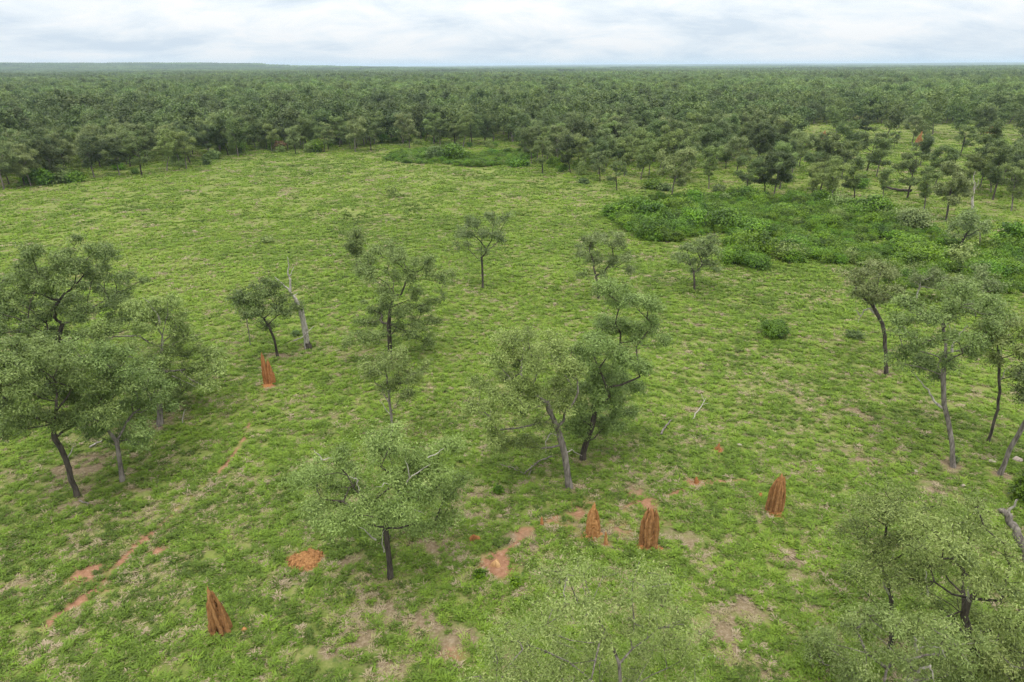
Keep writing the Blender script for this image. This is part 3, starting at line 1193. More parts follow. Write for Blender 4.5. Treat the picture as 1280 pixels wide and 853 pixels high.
# picture ellipses (cx, cy, rx, ry) of the thickets, and holes in them
TH = [(850, 268, 84, 18), (950, 272, 110, 20), (905, 282, 60, 16), (835, 282, 45, 18), (1000, 268, 75, 18), (1050, 290, 90, 20), (940, 318, 34, 17), (985, 322, 24, 10),
      (1080, 310, 80, 22), (1140, 312, 70, 22), (1180, 330, 60, 18), (1100, 290, 60, 14), (1255, 328, 50, 22), (1280, 345, 70, 22), (1130, 345, 30, 16), (1245, 352, 34, 10),
      (925, 260, 60, 9), (1085, 272, 22, 8), (1030, 318, 50, 14), (870, 262, 50, 10)]
HOLES = [(893, 300, 30, 7), (965, 305, 12, 10), (1012, 300, 16, 6), (1112, 330, 14, 6), (1010, 330, 16, 7), (1150, 278, 30, 9), (1222, 300, 34, 13), (1195, 300, 12, 9), (1000, 335, 12, 9), (958, 328, 5, 8), (1060, 338, 20, 6), (1050, 305, 12, 4), (905, 318, 10, 8), (1100, 300, 10, 4)]
TH2 = [(570, 199, 84, 7), (530, 196, 40, 6), (600, 202, 55, 6), (640, 199, 20, 4), (640, 196, 30, 4)]


def in_ell(px, py, lst, nz):
    v = np.zeros(len(px), bool)
    for a, b_, c_, d_ in lst:
        v |= ((px - a) / c_) ** 2 + ((py - b_) / d_) ** 2 < nz
    return v


x = rng.uniform(-40, 160, 60000)
y = rng.uniform(75, 240, 60000)
px, py = to_px(np.stack([x, y], -1))
nz = 0.75 + 0.7 * (fbm(x / 3.5, y / 3.5, 71, 3))
v = (fbm(x / 2.6, y / 2.6, 79, 2) > .33) & in_ell(px, py, TH, nz) & ~in_ell(px, py, HOLES, nz * 0.9)
v2 = in_ell(px, py, TH2, nz)
u = rng.random(len(x))
v = (v & (u < 0.66)) | (v2 & (u < 0.7))
x, y = x[v], y[v]
px, py = px[v], py[v]
hm = fbm(x / 6, y / 6, 72, 3)
s = np.where(py < 215, .8, 1.2) * rng.uniform(.6, 1.05, len(x)) * (0.2 + 1.9 * np.clip(hm - .12, 0, 1)) * (1 + .7 * (rng.random(len(x)) < .07))
si = rng.integers(0, 5, len(x))
mixd = sstep(1000, 1120, px) * (px < 1220)
si = np.where((rng.random(len(x)) < 0.03 + .30 * mixd * (hm > .48)), 5, si)
r_ = np.zeros((len(x), 3)); r_[:, 2] = rng.random(len(x)) * 6.283
scatter('shrubbery', np.stack([x, y, terrain(x, y)], -1), r_, np.stack([s, s, s * rng.uniform(.7, 1.1, len(x))], -1), si,
        rng.random(len(x)), bcol, 'low bright green shrubs massed in thickets on the clearing', 'shrubbery')
print('shrubs', len(x))


# bushes and young trees under the rims of the wood
x = rng.uniform(-260, 300, 9000)
y = rng.uniform(110, 420, 9000)
px, py = to_px(np.stack([x, y], -1))
dl = np.interp(px, EDGE_X, EDGE_Y) - py
pr = np.where(px < 700, 0.62 * np.exp(-np.clip(dl, 0, 99) / 14), 0.20 * np.exp(-np.clip(dl, 0, 99) / 40))
v = (dl > 1) & in_view(x, y, 60) & (rng.random(len(x)) < pr) & wood_ok(x, y, rng) & (fbm(x / 14, y / 14, 83, 3) > .42)
x, y = x[v], y[v]
s = rng.uniform(.7, 2.2, len(x))
r_ = np.zeros((len(x), 3)); r_[:, 2] = rng.random(len(x)) * 6.283
scatter('undergrowth', np.stack([x, y, terrain(x, y)], -1), r_, np.stack([s, s, s * rng.uniform(.7, 1.5, len(x))], -1),
        np.where(rng.random(len(x)) < .45, 5, rng.integers(0, 5, len(x))), rng.random(len(x)), bcol,
        'mixed green undergrowth below the trees of the wood edge', 'undergrowth')
print('undergrowth', len(x))


def bush(px, py, r, h, kind, label, group='single bushes', n_=2600, name='bush'):
    x, y = ground_at(px, py)
    e_ = empty(name, (x, y, tz(x, y)), label, 'bush', group)
    fs = max(1.0, math.hypot(x, y) / 62)
    V, F, a1, a2 = bush_mesh(rng, kind, n_, r, h, .16 * fs, .085 * fs)
    link('foliage', mesh_np('foliage', V, F, LEAF[kind], fattr={'rnd': a1, 'spray': a2}), e_)
    V, F = stems_mesh(rng, r, h)
    link('stem', mesh_np('stem', V, F, BARK['grey']), e_)
    return e_


bush(967, 420, 1.25, 1.5, 'shrub', 'round dark green bush alone on the grass right of the middle', n_=9000)
bush(565, 201, 3.3, 5.4, 'shrub', 'big bright bush rising from the far small thicket', n_=4200)
bush(545, 201, 2.8, 4.0, 'dark', 'dark bush left of the big bright one on the far small thicket', n_=3000)
bush(875, 280, 1.8, 2.8, 'shrub', 'tallest dark green bush inside the big thicket', n_=3600)
bush(883, 284, 1.3, 2.2, 'grey', 'silvery grey bush beside the tallest bush of the big thicket')
bush(905, 256, .9, 2.2, 'dark', 'slim dark sapling at the back rim of the big thicket')
bush(1255, 345, 2.6, 2.6, 'shrub', 'dark green bush at the right end of the big thicket', n_=4200)
bush(1235, 350, 1.9, 2.2, 'shrub', 'smaller green bush left of the bush ending the thicket', n_=3600)
bush(1139, 288, 2.4, 3.4, 'grey', 'rounded grey green shrub in front of the tall pale eucalypt', n_=4500)
bush(55, 231, 2.2, 3.4, 'shrub', 'dark green bush below the left wood edge')
bush(78, 229, 2.0, 2.6, 'dark', 'wide low bush below the left wood edge')
bush(95, 228, 2.0, 2.2, 'shrub', 'rightmost low bush below the left wood edge')
bush(350, 189, 1.5, 3.0, 'rust', 'rusty brown shrub at the far wood edge')
bush(395, 190, 2.4, 3.6, 'shrub', 'green bush right of the rusty shrub at the far wood edge')
bush(268, 199, 1.6, 2.4, 'dark', 'small bush standing in the notch of the wood edge')
bush(259, 206, .9, 2.8, 'dark', 'slim young tree alone before the notch of the wood edge')
bush(730, 230, 1.0, 1.0, 'dark', 'small low bush left of the slim pale edge tree')
bush(815, 236, 1.9, 1.7, 'shrub', 'low green bush beneath the broad pale edge eucalypt')
bush(830, 238, 1.6, 1.4, 'dark', 'low dark bush behind the stout edge eucalypt')
bush(898, 240, 1.3, 1.3, 'dark', 'small dark bush right of the spreading edge eucalypt')
bush(647, 208, 2.6, 1.8, 'shrub', 'low bright bush between the far thicket and the dark round tree')
bush(1275, 625, .6, 1.9, 'shrub', 'vivid green sapling at the right border above the leaning snag')
bush(622, 617, .32, .35, 'shrub', 'tiny vivid green shrub left of the leaning thick trunked tree', n_=500)
bush(600, 722, .30, .3, 'shrub', 'tiny green shrub beside the bare red soil patch', n_=400)
bush(645, 732, .34, .3, 'shrub', 'tiny green shrub below the bare red soil patch', n_=500)
bush(1068, 424, .9, .8, 'dark', 'low bush left of the black trunked tree', n_=900)
bush(1192, 580, .28, .6, 'dark', 'leafy sprout at the foot of the forked right tree', n_=400)
bush(333, 303, 1.0, .9, 'sage', 'faint low shrub on the open grass of the left middle', n_=700)
bush(490, 246, 1.5, 2.6, 'sage', 'thin sparse shrub in the open middle of the clearing', n_=420)
bush(370, 420, .5, .5, 'dark', 'small low shrub beside the dead tree', n_=500)


# ------------------------------------------------------------------ the trees standing in the clearing
def on_plane(base, px, py, depth=0.0):
    """picture point carried to the upright plane through a tree's base (plus a depth)"""
    b = np.array(base[:2])
    u = b / np.linalg.norm(b)
    d = rays(px, py)
    t = (b @ u + depth) / (d[:2] @ u)
    return CAM + d * t


def hero(name, bp, trunk_px, lobes_px, R0, leafk, barkk, label, tips=1.0, per=110, group='trees standing in the clearing', seed=1,
         fork=0.6, depth=0.5, spread=0.215, rk=1.0, bare=None, Lf=0.14, Wf=0.046, extra=1.0, depth0=0.0, wig=0.16):
    rng = np.random.default_rng(seed)
    gx_, gy_ = ground_at(*bp)
    z0 = tz(gx_, gy_)
    base = np.array([gx_, gy_, z0])
    dist = float(np.linalg.norm(base - CAM))
    mpp = dist / FPX                            # metres in one picture pixel
    tr = [base + np.array([0, 0, -0.15])]
    for q in trunk_px:
        tr.append(on_plane(base, q[0], q[1], q[2] if len(q) > 2 else 0.0))
    xs_ = [q[0] for q in lobes_px]
    cxm = 0.5 * (min(xs_) + max(xs_))
    hw = max(1.2, 0.5 * (max(xs_) - min(xs_)) * mpp + 0.5)
    LB = []
    for q in lobes_px:
        dx = abs(q[0] - cxm) * mpp / hw
        rng_d = hw * math.sqrt(max(0.15, 1 - dx * dx * .8)) * depth * 1.5
        dep = rng.uniform(-rng_d, rng_d) + depth0
        P = on_plane(base, q[0], q[1], dep)
        r = q[2] * mpp * 1.06 * rk
        P[2] = max(P[2], z0 + 0.8)
        LB.append((*P, r))
        # satellites break the outline
        for s_ in range(int(rng.integers(1, 3) * extra)):
            o_ = rng.normal(0, 1, 3); o_ /= np.linalg.norm(o_)
            o_[2] = abs(o_[2]) * .8
            LB.append((*(P + o_ * r * rng.uniform(.9, 1.25)), r * rng.uniform(.28, .5)))
    LB = np.array(LB)
    area = float((LB[:, 3] ** 2).sum()) * math.pi
    s = max(1.0, dist / 42)
    ntips = int(min(1300, 8.5 * tips * area / s ** 0.8))
    e_ = empty(name, tuple(base), label, 'tree', group)
    mw, ml = tree_meshes(rng, base, tr, LB, R0, dist, leafk, barkk, ntips, per, spread=spread * s ** .3, Lf=Lf, Wf=Wf, fork=fork, wig=wig)
    link('trunk', mw, e_)
    link('crown', ml, e_)
    for path, r0 in bare or []:
        pts = [on_plane(base, a, b, c) - base for a, b, c in path]
        P = []
        for a, b in zip(pts[:-1], pts[1:]):
            for k_ in range(3):
                P.append(a + (b - a) * k_ / 3 + (rng.normal(0, .035, 3) if k_ else 0))
        P.append(pts[-1])
        V, F = [], []
        tube_chain(np.array(P), np.linspace(r0, .008, len(P)), 5, V, F, 0)
        link('dead_branch', mesh_np('dead_branch', V[0], F[0], BARK['pale'], smooth=True), e_)
    return e_


HT = []


def T_(*a, **k):
    HT.append((a, k))


T_('eucalypt_tree', (76, 484), [(74, 455), (72, 425), (78, 405)],
   [(58, 330, 26), (108, 322, 24), (140, 338, 22), (30, 352, 26), (85, 350, 22), (128, 365, 22), (20, 395, 26), (55, 385, 22), (95, 385, 18), (150, 388, 18),
    (60, 415, 20), (120, 410, 18), (8, 360, 24), (168, 360, 14), (165, 405, 14), (35, 425, 18), (-14, 400, 26)],
   .27, 'dark', 'dark', 'tallest dark crowned tree of the left group with a black forked trunk', fork=.75, seed=3, depth=.45, rk=1.2, tips=1.1)
T_('eucalypt_tree', (97, 622), [(86, 585), (76, 560), (68, 548), (66, 530)],
   [(40, 455, 24), (90, 462, 24), (18, 495, 24), (66, 490, 24), (104, 500, 20), (48, 525, 18), (130, 480, 18), (5, 470, 24), (85, 525, 14), (20, 450, 18),
    (-10, 520, 24), (118, 520, 14), (60, 440, 18), (15, 540, 12)],
   .19, 'sage', 'dark', 'front tree of the left group with a dark leaning trunk', fork=.75, seed=4, rk=1.1, bare=[([(82, 575, 0), (90, 562, 0), (95, 555, .1)], .05)])
T_('eucalypt_tree', (153, 602), [(151, 585), (149, 572), (146, 552)],
   [(152, 542, 15), (172, 552, 10), (132, 520, 18), (165, 510, 17), (190, 490, 17), (150, 480, 20), (178, 470, 18), (140, 455, 18), (120, 440, 18), (205, 505, 11), (120, 540, 12), (182, 535, 10), (110, 510, 14)],
   .17, 'sage', 'grey', 'pale stumpy trunked tree right of the front tree of the left group', fork=.7, seed=5)
T_('eucalypt_tree', (199, 531), [(199, 505), (200, 485), (201, 450), (203, 420), (207, 400)],
   [(188, 385, 15), (218, 388, 13), (238, 412, 14), (172, 412, 16), (215, 430, 15), (150, 435, 18), (250, 448, 11), (265, 462, 9), (244, 475, 13), (262, 480, 10),
    (190, 455, 18), (128, 420, 16), (228, 460, 11), (268, 440, 7), (175, 475, 15), (222, 492, 11), (160, 500, 14), (232, 440, 13), (205, 470, 14), (248, 466, 10), (182, 505, 12), (140, 470, 14)],
   .25, 'sage', 'grey', 'rightmost tree of the left group with a thick grey trunk', fork=.45, seed=6, rk=1.22,
   bare=[([(200, 405, 0), (196, 392, 0), (186, 378, -.2), (178, 372, -.3)], .09), ([(215, 470, .2), (232, 478, .3), (248, 484, .3)], .05)])
T_('eucalypt_tree', (347, 446), [(343, 425), (336, 408), (330, 398)],
   [(336, 360, 14), (312, 378, 12), (328, 385, 13), (354, 386, 12), (300, 372, 7), (368, 384, 8), (332, 410, 8), (322, 366, 9), (345, 372, 10), (310, 392, 8)],
   .13, 'dark', 'dark', 'small dark tree beside the dead white tree', fork=.65, seed=7, tips=1.3)
T_('sapling', (313, 433), [(311, 415), (308, 395)], [(304, 385, 8), (310, 380, 6), (300, 378, 6)], .05, 'sage', 'grey',
   'thin stemmed sapling left of the small dark tree', seed=8)
T_('cypress_like_tree', (446, 333), [(446, 320), (446, 310)], [(445, 298, 9), (441, 306, 8), (450, 306, 8), (445, 290, 5), (446, 314, 7), (437, 310, 5), (453, 312, 5)],
   .12, 'dark', 'dark', 'small compact dark tree behind the tall middle tree', seed=9, tips=1.6)
T_('eucalypt_tree', (487, 447), [(487, 425), (486, 405), (488, 385), (492, 370)],
   [(461, 330, 11), (444, 338, 9), (495, 310, 8), (505, 324, 12), (530, 330, 11), (549, 346, 9), (562, 343, 5), (478, 318, 10), (520, 345, 10), (490, 345, 8),
    (466, 345, 8), (490, 366, 12), (470, 385, 13), (500, 388, 14), (524, 392, 13), (456, 402, 7), (448, 420, 11), (480, 405, 14), (512, 412, 14), (540, 402, 10),
    (546, 376, 8), (468, 420, 11), (532, 425, 9), (436, 428, 6), (478, 375, 9), (515, 370, 8)],
   .24, 'sage', 'dark', 'tall layered tree left of the middle with long bare upper limbs', fork=.5, seed=10, tips=1.15, rk=1.15)
T_('eucalypt_tree', (491, 552), [(490, 530), (487, 505), (486, 490)],
   [(480, 455, 14), (505, 463, 14), (465, 466, 11), (490, 478, 12), (520, 476, 11), (500, 443, 11), (475, 490, 8), (512, 492, 7), (528, 460, 7), (458, 452, 7)],
   .11, 'sage', 'grey', 'slender small tree directly in front of the tall layered tree', fork=.6, seed=11,
   bare=[([(488, 518, 0), (480, 508, .1), (475, 500, .2)], .04), ([(487, 500, 0), (484, 488, .1), (478, 476, .2)], .04)])
T_('eucalypt_tree', (603, 361), [(603, 340), (602, 322), (602, 308)],
   [(601, 298, 11), (583, 290, 10), (577, 308, 7), (596, 276, 9), (614, 276, 10), (630, 272, 7), (622, 300, 8), (607, 314, 6), (572, 290, 6), (615, 290, 8), (586, 275, 6)],
   .15, 'grey', 'dark', 'upright grey tree standing alone in the centre of the clearing', fork=.7, seed=12)
T_('eucalypt_tree', (749, 373), [(747, 358), (745, 345), (742, 335)],
   [(738, 303, 12), (724, 313, 9), (765, 303, 12), (784, 320, 10), (745, 322, 12), (770, 330, 10), (755, 293, 10), (788, 338, 6), (725, 342, 5), (778, 300, 8), (755, 342, 6)],
   .17, 'grey', 'dark', 'wide grey green tree behind the dark middle tree', fork=.6, seed=13, tips=1.2)
T_('eucalypt_tree', (868, 364), [(868, 352), (867, 340)],
   [(875, 308, 13), (860, 314, 11), (890, 318, 11), (874, 326, 12), (898, 333, 7), (866, 338, 6), (850, 322, 7), (888, 302, 7)],
   .14, 'grey', 'dark', 'rounded grey tree on a short stem before the big thicket', fork=.7, seed=14, tips=1.3)
T_('eucalypt_tree', (712, 610), [(708, 582), (703, 556), (696, 534), (690, 520)],
   [(641, 420, 15), (652, 446, 14), (686, 432, 14), (670, 452, 15), (702, 458, 14), (660, 480, 17), (626, 492, 13), (602, 505, 10), (640, 512, 15), (690, 488, 15),
    (706, 512, 12), (612, 545, 10), (640, 545, 14), (662, 556, 9), (722, 470, 12), (600, 480, 7), (625, 560, 7), (625, 455, 8), (660, 420, 8), (682, 525, 10), (668, 505, 13), (650, 462, 12), (632, 470, 11), (718, 492, 12), (612, 520, 10), (590, 515, 7), (700, 440, 10)],
   .25, 'sage', 'grey', 'big tree with a thick bent grey trunk left in the central pair', fork=.7, seed=15, tips=1.1, rk=1.15,
   bare=[([(706, 566, 0), (715, 562, .2), (728, 570, .6)], .06), ([(700, 545, 0), (688, 542, -.3), (682, 552, -.5), (682, 566, -.5)], .07)])
T_('eucalypt_tree', (728, 575), [(733, 552), (740, 533), (744, 515)],
   [(776, 374, 12), (800, 384, 11), (760, 364, 8), (820, 386, 7), (829, 430, 7), (802, 420, 12), (776, 410, 13), (760, 438, 14), (790, 446, 13), (746, 468, 17),
    (775, 476, 15), (796, 482, 9), (740, 503, 15), (770, 505, 14), (748, 530, 13), (784, 512, 9), (756, 400, 10), (728, 440, 10), (724, 535, 10), (768, 530, 8), (815, 405, 7), (722, 500, 15), (735, 455, 13), (714, 438, 10), (745, 415, 11), (800, 466, 11), (716, 528, 10), (762, 490, 13), (738, 485, 14)],
   .24, 'sage', 'dark', 'dense tall tree right in the central pair with a black trunk', fork=.55, seed=16, rk=1.25, tips=1.15, per=130)
T_('eucalypt_tree', (488, 724), [(487, 705), (484, 680), (482, 660), (486, 640)],
   [(395, 592, 18), (420, 574, 14), (440, 600, 18), (410, 622, 18), (470, 568, 18), (510, 572, 20), (545, 580, 18), (560, 558, 12), (490, 600, 20), (530, 610, 20),
    (560, 632, 18), (450, 640, 18), (420, 650, 16), (500, 640, 20), (540, 655, 18), (466, 668, 14), (392, 632, 12), (575, 600, 10), (380, 600, 9), (510, 672, 10), (490, 550, 10)],
   .17, 'sage', 'dark', 'broad low crowned tree with black trunk and bleached twigs left of the bare soil', fork=.6, seed=17, rk=1.05, tips=1.0, per=110, spread=.25, Lf=.15, Wf=.045,
   bare=[([(497, 625, -.3), (500, 612, -.6), (512, 598, -1), (510, 585, -1.2), (506, 575, -1.3)], .06), ([(500, 618, -.5), (492, 608, -.9), (480, 604, -1.3), (470, 609, -1.5)], .05),
         ([(503, 608, -.8), (515, 595, -1.1), (530, 585, -1.3), (538, 580, -1.4)], .04), ([(500, 632, -.8), (515, 636, -1.3), (530, 642, -1.6)], .035),
         ([(447, 602, -1.4), (445, 598, -1.5), (435, 595, -1.6)], .04), ([(447, 600, -1.4), (449, 614, -1.6)], .03), ([(402, 575, -1), (395, 566, -1), (392, 562, -1)], .025),
         ([(402, 575, -1), (417, 573, -1)], .025), ([(480, 690, -.2), (478, 675, -.5), (481, 662, -.7)], .045), ([(470, 675, -.6), (458, 665, -.9), (446, 654, -1.1)], .05),
         ([(535, 572, -.6), (548, 566, -.7), (556, 560, -.7)], .03)])
T_('wattle_tree', (768, 965), [(772, 900), (776, 860), (774, 830)],
   [(700, 722, 18), (740, 745, 22), (790, 740, 22), (830, 750, 20), (860, 775, 20), (720, 770, 22), (680, 780, 20), (760, 785, 22), (810, 790, 22), (640, 790, 18),
    (650, 825, 22), (700, 820, 24), (750, 825, 24), (800, 830, 24), (850, 820, 22), (620, 850, 20), (680, 860, 24), (740, 870, 26), (800, 870, 26), (870, 850, 20), (610, 815, 12),
    (725, 710, 10), (840, 870, 22), (640, 870, 20)],
   .11, 'lime', 'grey', 'feathery yellow green tree cut by the bottom border', fork=.35, seed=18, tips=.68, per=110, spread=.25, Lf=.12, Wf=.034, depth=.45, extra=1.4)
T_('eucalypt_tree', (1112, 812), [(1114, 780), (1114, 750), (1112, 735)],
   [(1105, 700, 14), (1125, 690, 18), (1095, 680, 18), (1110, 650, 20), (1140, 650, 20), (1075, 670, 14), (1080, 700, 12), (1140, 680, 14), (1120, 628, 14), (1160, 630, 12), (1090, 640, 14), (1060, 660, 12), (1150, 700, 14), (1135, 722, 12), (1070, 720, 12), (1160, 660, 14), (1100, 725, 12)],
   .12, 'sage', 'dark', 'slim forked tree at the left of the lower right group', fork=.55, seed=19, tips=.45, per=105, Lf=.125, Wf=.038, spread=.27,
   bare=[([(1113, 745, 0), (1104, 728, -.3), (1108, 710, -.5), (1118, 692, -.6)], .06), ([(1114, 740, 0), (1124, 718, .2), (1138, 700, .3), (1148, 685, .4)], .05)])
T_('eucalypt_tree', (1232, 905), [(1225, 850), (1215, 800), (1205, 770), (1212, 748)],
   [(1180, 690, 20), (1215, 690, 22), (1190, 665, 18), (1160, 680, 16), (1240, 715, 22), (1205, 720, 20), (1170, 720, 18), (1260, 740, 22), (1230, 760, 20), (1190, 755, 16),
    (1150, 740, 12), (1270, 780, 22), (1240, 800, 18), (1285, 760, 20), (1180, 645, 10), (1215, 660, 16), (1290, 810, 20), (1190, 790, 14), (1140, 700, 14), (1150, 770, 14), (1165, 655, 14), (1245, 680, 16), (1265, 700, 18), (1220, 785, 16), (1215, 630, 8), (1130, 730, 12)],
   .22, 'sage', 'dark', 'large glossy leaved tree in the lower right group with a black bent limb', fork=.6, seed=20, tips=.46, per=105, Lf=.125, Wf=.038,
   bare=[([(1212, 752, -.3), (1210, 740, -.5), (1211, 728, -.6), (1213, 722, -.6)], .05), ([(1160, 745, -.5), (1158, 730, -.6), (1157, 712, -.7)], .05)])
T_('eucalypt_tree', (1128, 925), [(1133, 880), (1136, 852), (1140, 835)],
   [(1050, 830, 22), (1085, 810, 16), (1025, 850, 18), (1080, 850, 20), (1110, 830, 14), (1150, 800, 14), (1175, 815, 14), (1200, 830, 18), (1160, 850, 16), (1110, 785, 12),
    (1140, 780, 12), (1185, 860, 20), (1060, 870, 22), (1120, 870, 20), (1010, 870, 14), (1040, 800, 12), (1100, 860, 18), (1140, 840, 14), (1070, 790, 10), (1165, 780, 12), (1200, 800, 14), (1090, 765, 10)],
   .18, 'lime', 'grey', 'tree with bleached forked dead boughs at the bottom right border', fork=.6, seed=21, tips=.5, per=105, Lf=.125, Wf=.038,
   bare=[([(1136, 858, -.5), (1137, 842, -.7), (1150, 836, -.8), (1163, 832, -.9), (1166, 845, -1.0), (1168, 853, -1)], .08),
         ([(1137, 842, -.7), (1126, 834, -.8), (1124, 830, -.9)], .05), ([(1146, 812, -.3), (1145, 800, -.6), (1143, 795, -.7)], .07),
         ([(1146, 810, -.4), (1160, 808, -.7), (1175, 810, -.9), (1180, 800, -1)], .05), ([(1178, 812, -.9), (1182, 822, -1)], .03)])
T_('eucalypt_tree', (1275, 940), [(1272, 890), (1268, 855)],
   [(1230, 830, 18), (1260, 835, 20), (1280, 820, 18), (1210, 845, 16), (1245, 805, 14), (1290, 830, 18), (1285, 850, 20), (1240, 860, 20), (1215, 870, 18), (1270, 815, 12)],
   .16, 'lime', 'grey', 'yellow green crown filling the bottom right corner', fork=.6, seed=22, tips=.8, per=105, Lf=.125, Wf=.038)
T_('eucalypt_tree', (1192, 584), [(1190, 555), (1186, 530), (1180, 505), (1179, 470), (1182, 440)],
   [(1128, 372, 10), (1118, 400, 12), (1140, 385, 12), (1150, 425, 14), (1165, 450, 13), (1130, 430, 12), (1180, 395, 14), (1205, 375, 14), (1190, 360, 9), (1222, 390, 14),
    (1240, 405, 10), (1235, 375, 9), (1200, 420, 14), (1220, 440, 12), (1160, 400, 12), (1145, 455, 10), (1175, 468, 9), (1125, 450, 8), (1195, 455, 9), (1215, 355, 6), (1250, 390, 8)],
   .18, 'sage', 'grey', 'tall forked tree on the right with a low pale side limb', fork=.75, seed=23, tips=1.05,
   bare=[([(1182, 512, 0), (1172, 506, -.1), (1162, 492, -.3), (1152, 478, -.4), (1142, 466, -.5)], .11), ([(1190, 440, 0), (1190, 420, 0), (1186, 405, .1)], .09),
         ([(1190, 428, 0), (1194, 415, .1), (1194, 405, .1)], .06), ([(1198, 420, .2), (1206, 410, .3), (1212, 404, .4)], .035)])
T_('eucalypt_tree', (1108, 468), [(1108, 445), (1106, 420), (1103, 405), (1096, 392), (1090, 380)],
   [(1070, 345, 10), (1082, 335, 9), (1100, 340, 11), (1112, 350, 11), (1090, 358, 10), (1072, 362, 9), (1110, 370, 9), (1085, 375, 7), (1120, 362, 7), (1065, 352, 7), (1095, 372, 7)],
   .19, 'grey', 'dark', 'black trunked tree below the thicket with bleached limbs on its left', fork=.72, seed=24, tips=1.15,
   bare=[([(1096, 394, 0), (1088, 386, 0), (1080, 388, 0), (1074, 398, 0), (1073, 404, 0)], .10), ([(1076, 395, 0), (1070, 388, 0), (1067, 388, 0)], .05),
         ([(1098, 395, 0), (1092, 380, 0), (1084, 362, 0), (1076, 353, 0)], .09), ([(1087, 368, 0), (1078, 370, 0)], .05)])
T_('eucalypt_tree', (1235, 553), [(1243, 525), (1250, 490), (1249, 460), (1248, 440)],
   [(1240, 420, 12), (1260, 425, 13), (1275, 435, 13), (1250, 405, 9), (1230, 430, 9), (1270, 410, 10), (1285, 455, 12), (1250, 445, 9)],
   .11, 'sage', 'dark', 'slim tree with a wavy black stem right of the tall forked tree', fork=.75, seed=25,
   bare=[([(1251, 475, 0), (1257, 462, .2), (1265, 458, .3)], .04), ([(1250, 455, 0), (1251, 440, .1), (1254, 432, .2)], .04)])
T_('eucalypt_tree', (1250, 592), [(1262, 562), (1275, 540), (1288, 515)],
   [(1285, 480, 14), (1305, 470, 18), (1290, 500, 12), (1320, 490, 18), (1278, 462, 7)],
   .17, 'dark', 'grey', 'tree leaning out of the right border', fork=.7, seed=26)
T_('eucalypt_tree', (1146, 374), [(1147, 366), (1150, 358)], [(1152, 345, 9), (1166, 342, 8), (1178, 348, 8), (1160, 355, 8), (1145, 350, 6), (1172, 358, 7)],
   .10, 'grey', 'pale', 'low spreading grey tree left in the row just below the thicket', fork=.5, seed=27, tips=1.3)
T_('eucalypt_tree', (1196, 382), [(1196, 374), (1197, 366)], [(1200, 352, 8), (1190, 358, 7), (1208, 357, 7)], .08, 'grey', 'grey',
   'small grey tree in the middle of the row just below the thicket', fork=.5, seed=28, tips=1.3)
T_('eucalypt_tree', (1228, 384), [(1228, 374), (1229, 364)], [(1228, 345, 9), (1240, 354, 8), (1218, 356, 7), (1226, 336, 6), (1248, 360, 6)], .10, 'grey', 'grey',
   'small sage tree right in the row just below the thicket', fork=.5, seed=29, tips=1.3)
T_('eucalypt_tree', (1200, 316), [(1202, 304), (1206, 296)],
   [(1210, 278, 10), (1196, 282, 9), (1222, 284, 9), (1206, 268, 8), (1232, 282, 6), (1214, 292, 7), (1192, 292, 5)],
   .19, 'grey', 'dark', 'wide crowned tree with a leaning black trunk at the rim of the thicket', fork=.6, seed=30, tips=1.3)
for a, k in HT:
    hero(*a, **k)


# ------------------------------------------------------------------ dead wood
def px_tube(base, path, r0, r1, V, F, off, rng, k=7, sub=4, jit=.03):
    pts = [on_plane(base, a, b, c) - base for a, b, c in path]
    P = []
    for a, b in zip(pts[:-1], pts[1:]):
        for q in range(sub):
            P.append(a + (b - a) * q / sub + (rng.normal(0, jit, 3) if q else 0))
    P.append(pts[-1])
    rad = np.linspace(r0, r1, len(P)) * (1 + rng.normal(0, .06, len(P)))
    return tube_chain(np.array(P), rad, k, V, F, off)


def dead_tree(bp, parts, label, group='dead trees and snags', name='dead_tree', seed=2):
    rng = np.random.default_rng(seed)
    x, y = ground_at(*bp)
    base = np.array([x, y, tz(x, y)])
    e_ = empty(name, tuple(base), label, 'dead tree', group)
    for pn, mk, segs in parts:
        V, F, off = [], [], 0
        for path, r0, r1 in segs:
            off = px_tube(base, path, r0, r1, V, F, off, rng)
        link(pn, mesh_np(pn, np.concatenate(V), np.concatenate(F), BARK[mk], smooth=True), e_)
    return e_


dead_tree((385, 436), [
    ('trunk', 'pale', [([(385, 438, 0), (383, 422, 0), (378, 398, 0), (372, 378, 0), (368, 372, 0)], .30, .13)]),
    ('charred_base', 'dark', [([(385.3, 439, 0), (384.2, 428, 0)], .36, .31)]),
    ('broken_stem', 'pale', [([(384, 420, -.1), (381, 402, -.1), (377, 382, -.1)], .17, .10)]),
    ('branch', 'pale', [([(369, 373, 0), (362, 364, 0), (354, 356, 0), (343, 346, 0)], .12, .03), ([(363, 365, 0), (363, 350, 0), (360, 343, 0), (361, 330, 0), (359, 321, 0)], .11, .02),
                        ([(362, 345, 0), (366, 338, .1), (368, 333, .1)], .04, .015), ([(366, 370, 0), (372, 366, .2)], .05, .02)]),
    ('fallen_branch', 'pale', [([(367, 426, -.5), (377, 422, -.4), (386, 414, -.2), (392, 408, 0)], .07, .025)])],
    'dead leafless white tree with a charred foot and broken twin stem')
dead_tree((1215, 262), [
    ('trunk', 'pale', [([(1215, 264, 0), (1216, 245, 0), (1219, 228, 0)], .26, .12)]),
    ('branch', 'pale', [([(1218, 232, 0), (1217, 222, 0), (1219, 214, 0)], .10, .03), ([(1217, 240, 0), (1222, 232, 0), (1224, 222, 0)], .08, .02),
                        ([(1216, 246, 0), (1211, 238, 0)], .06, .02)])],
    'bleached standing snag beyond the right end of the thicket', seed=3)
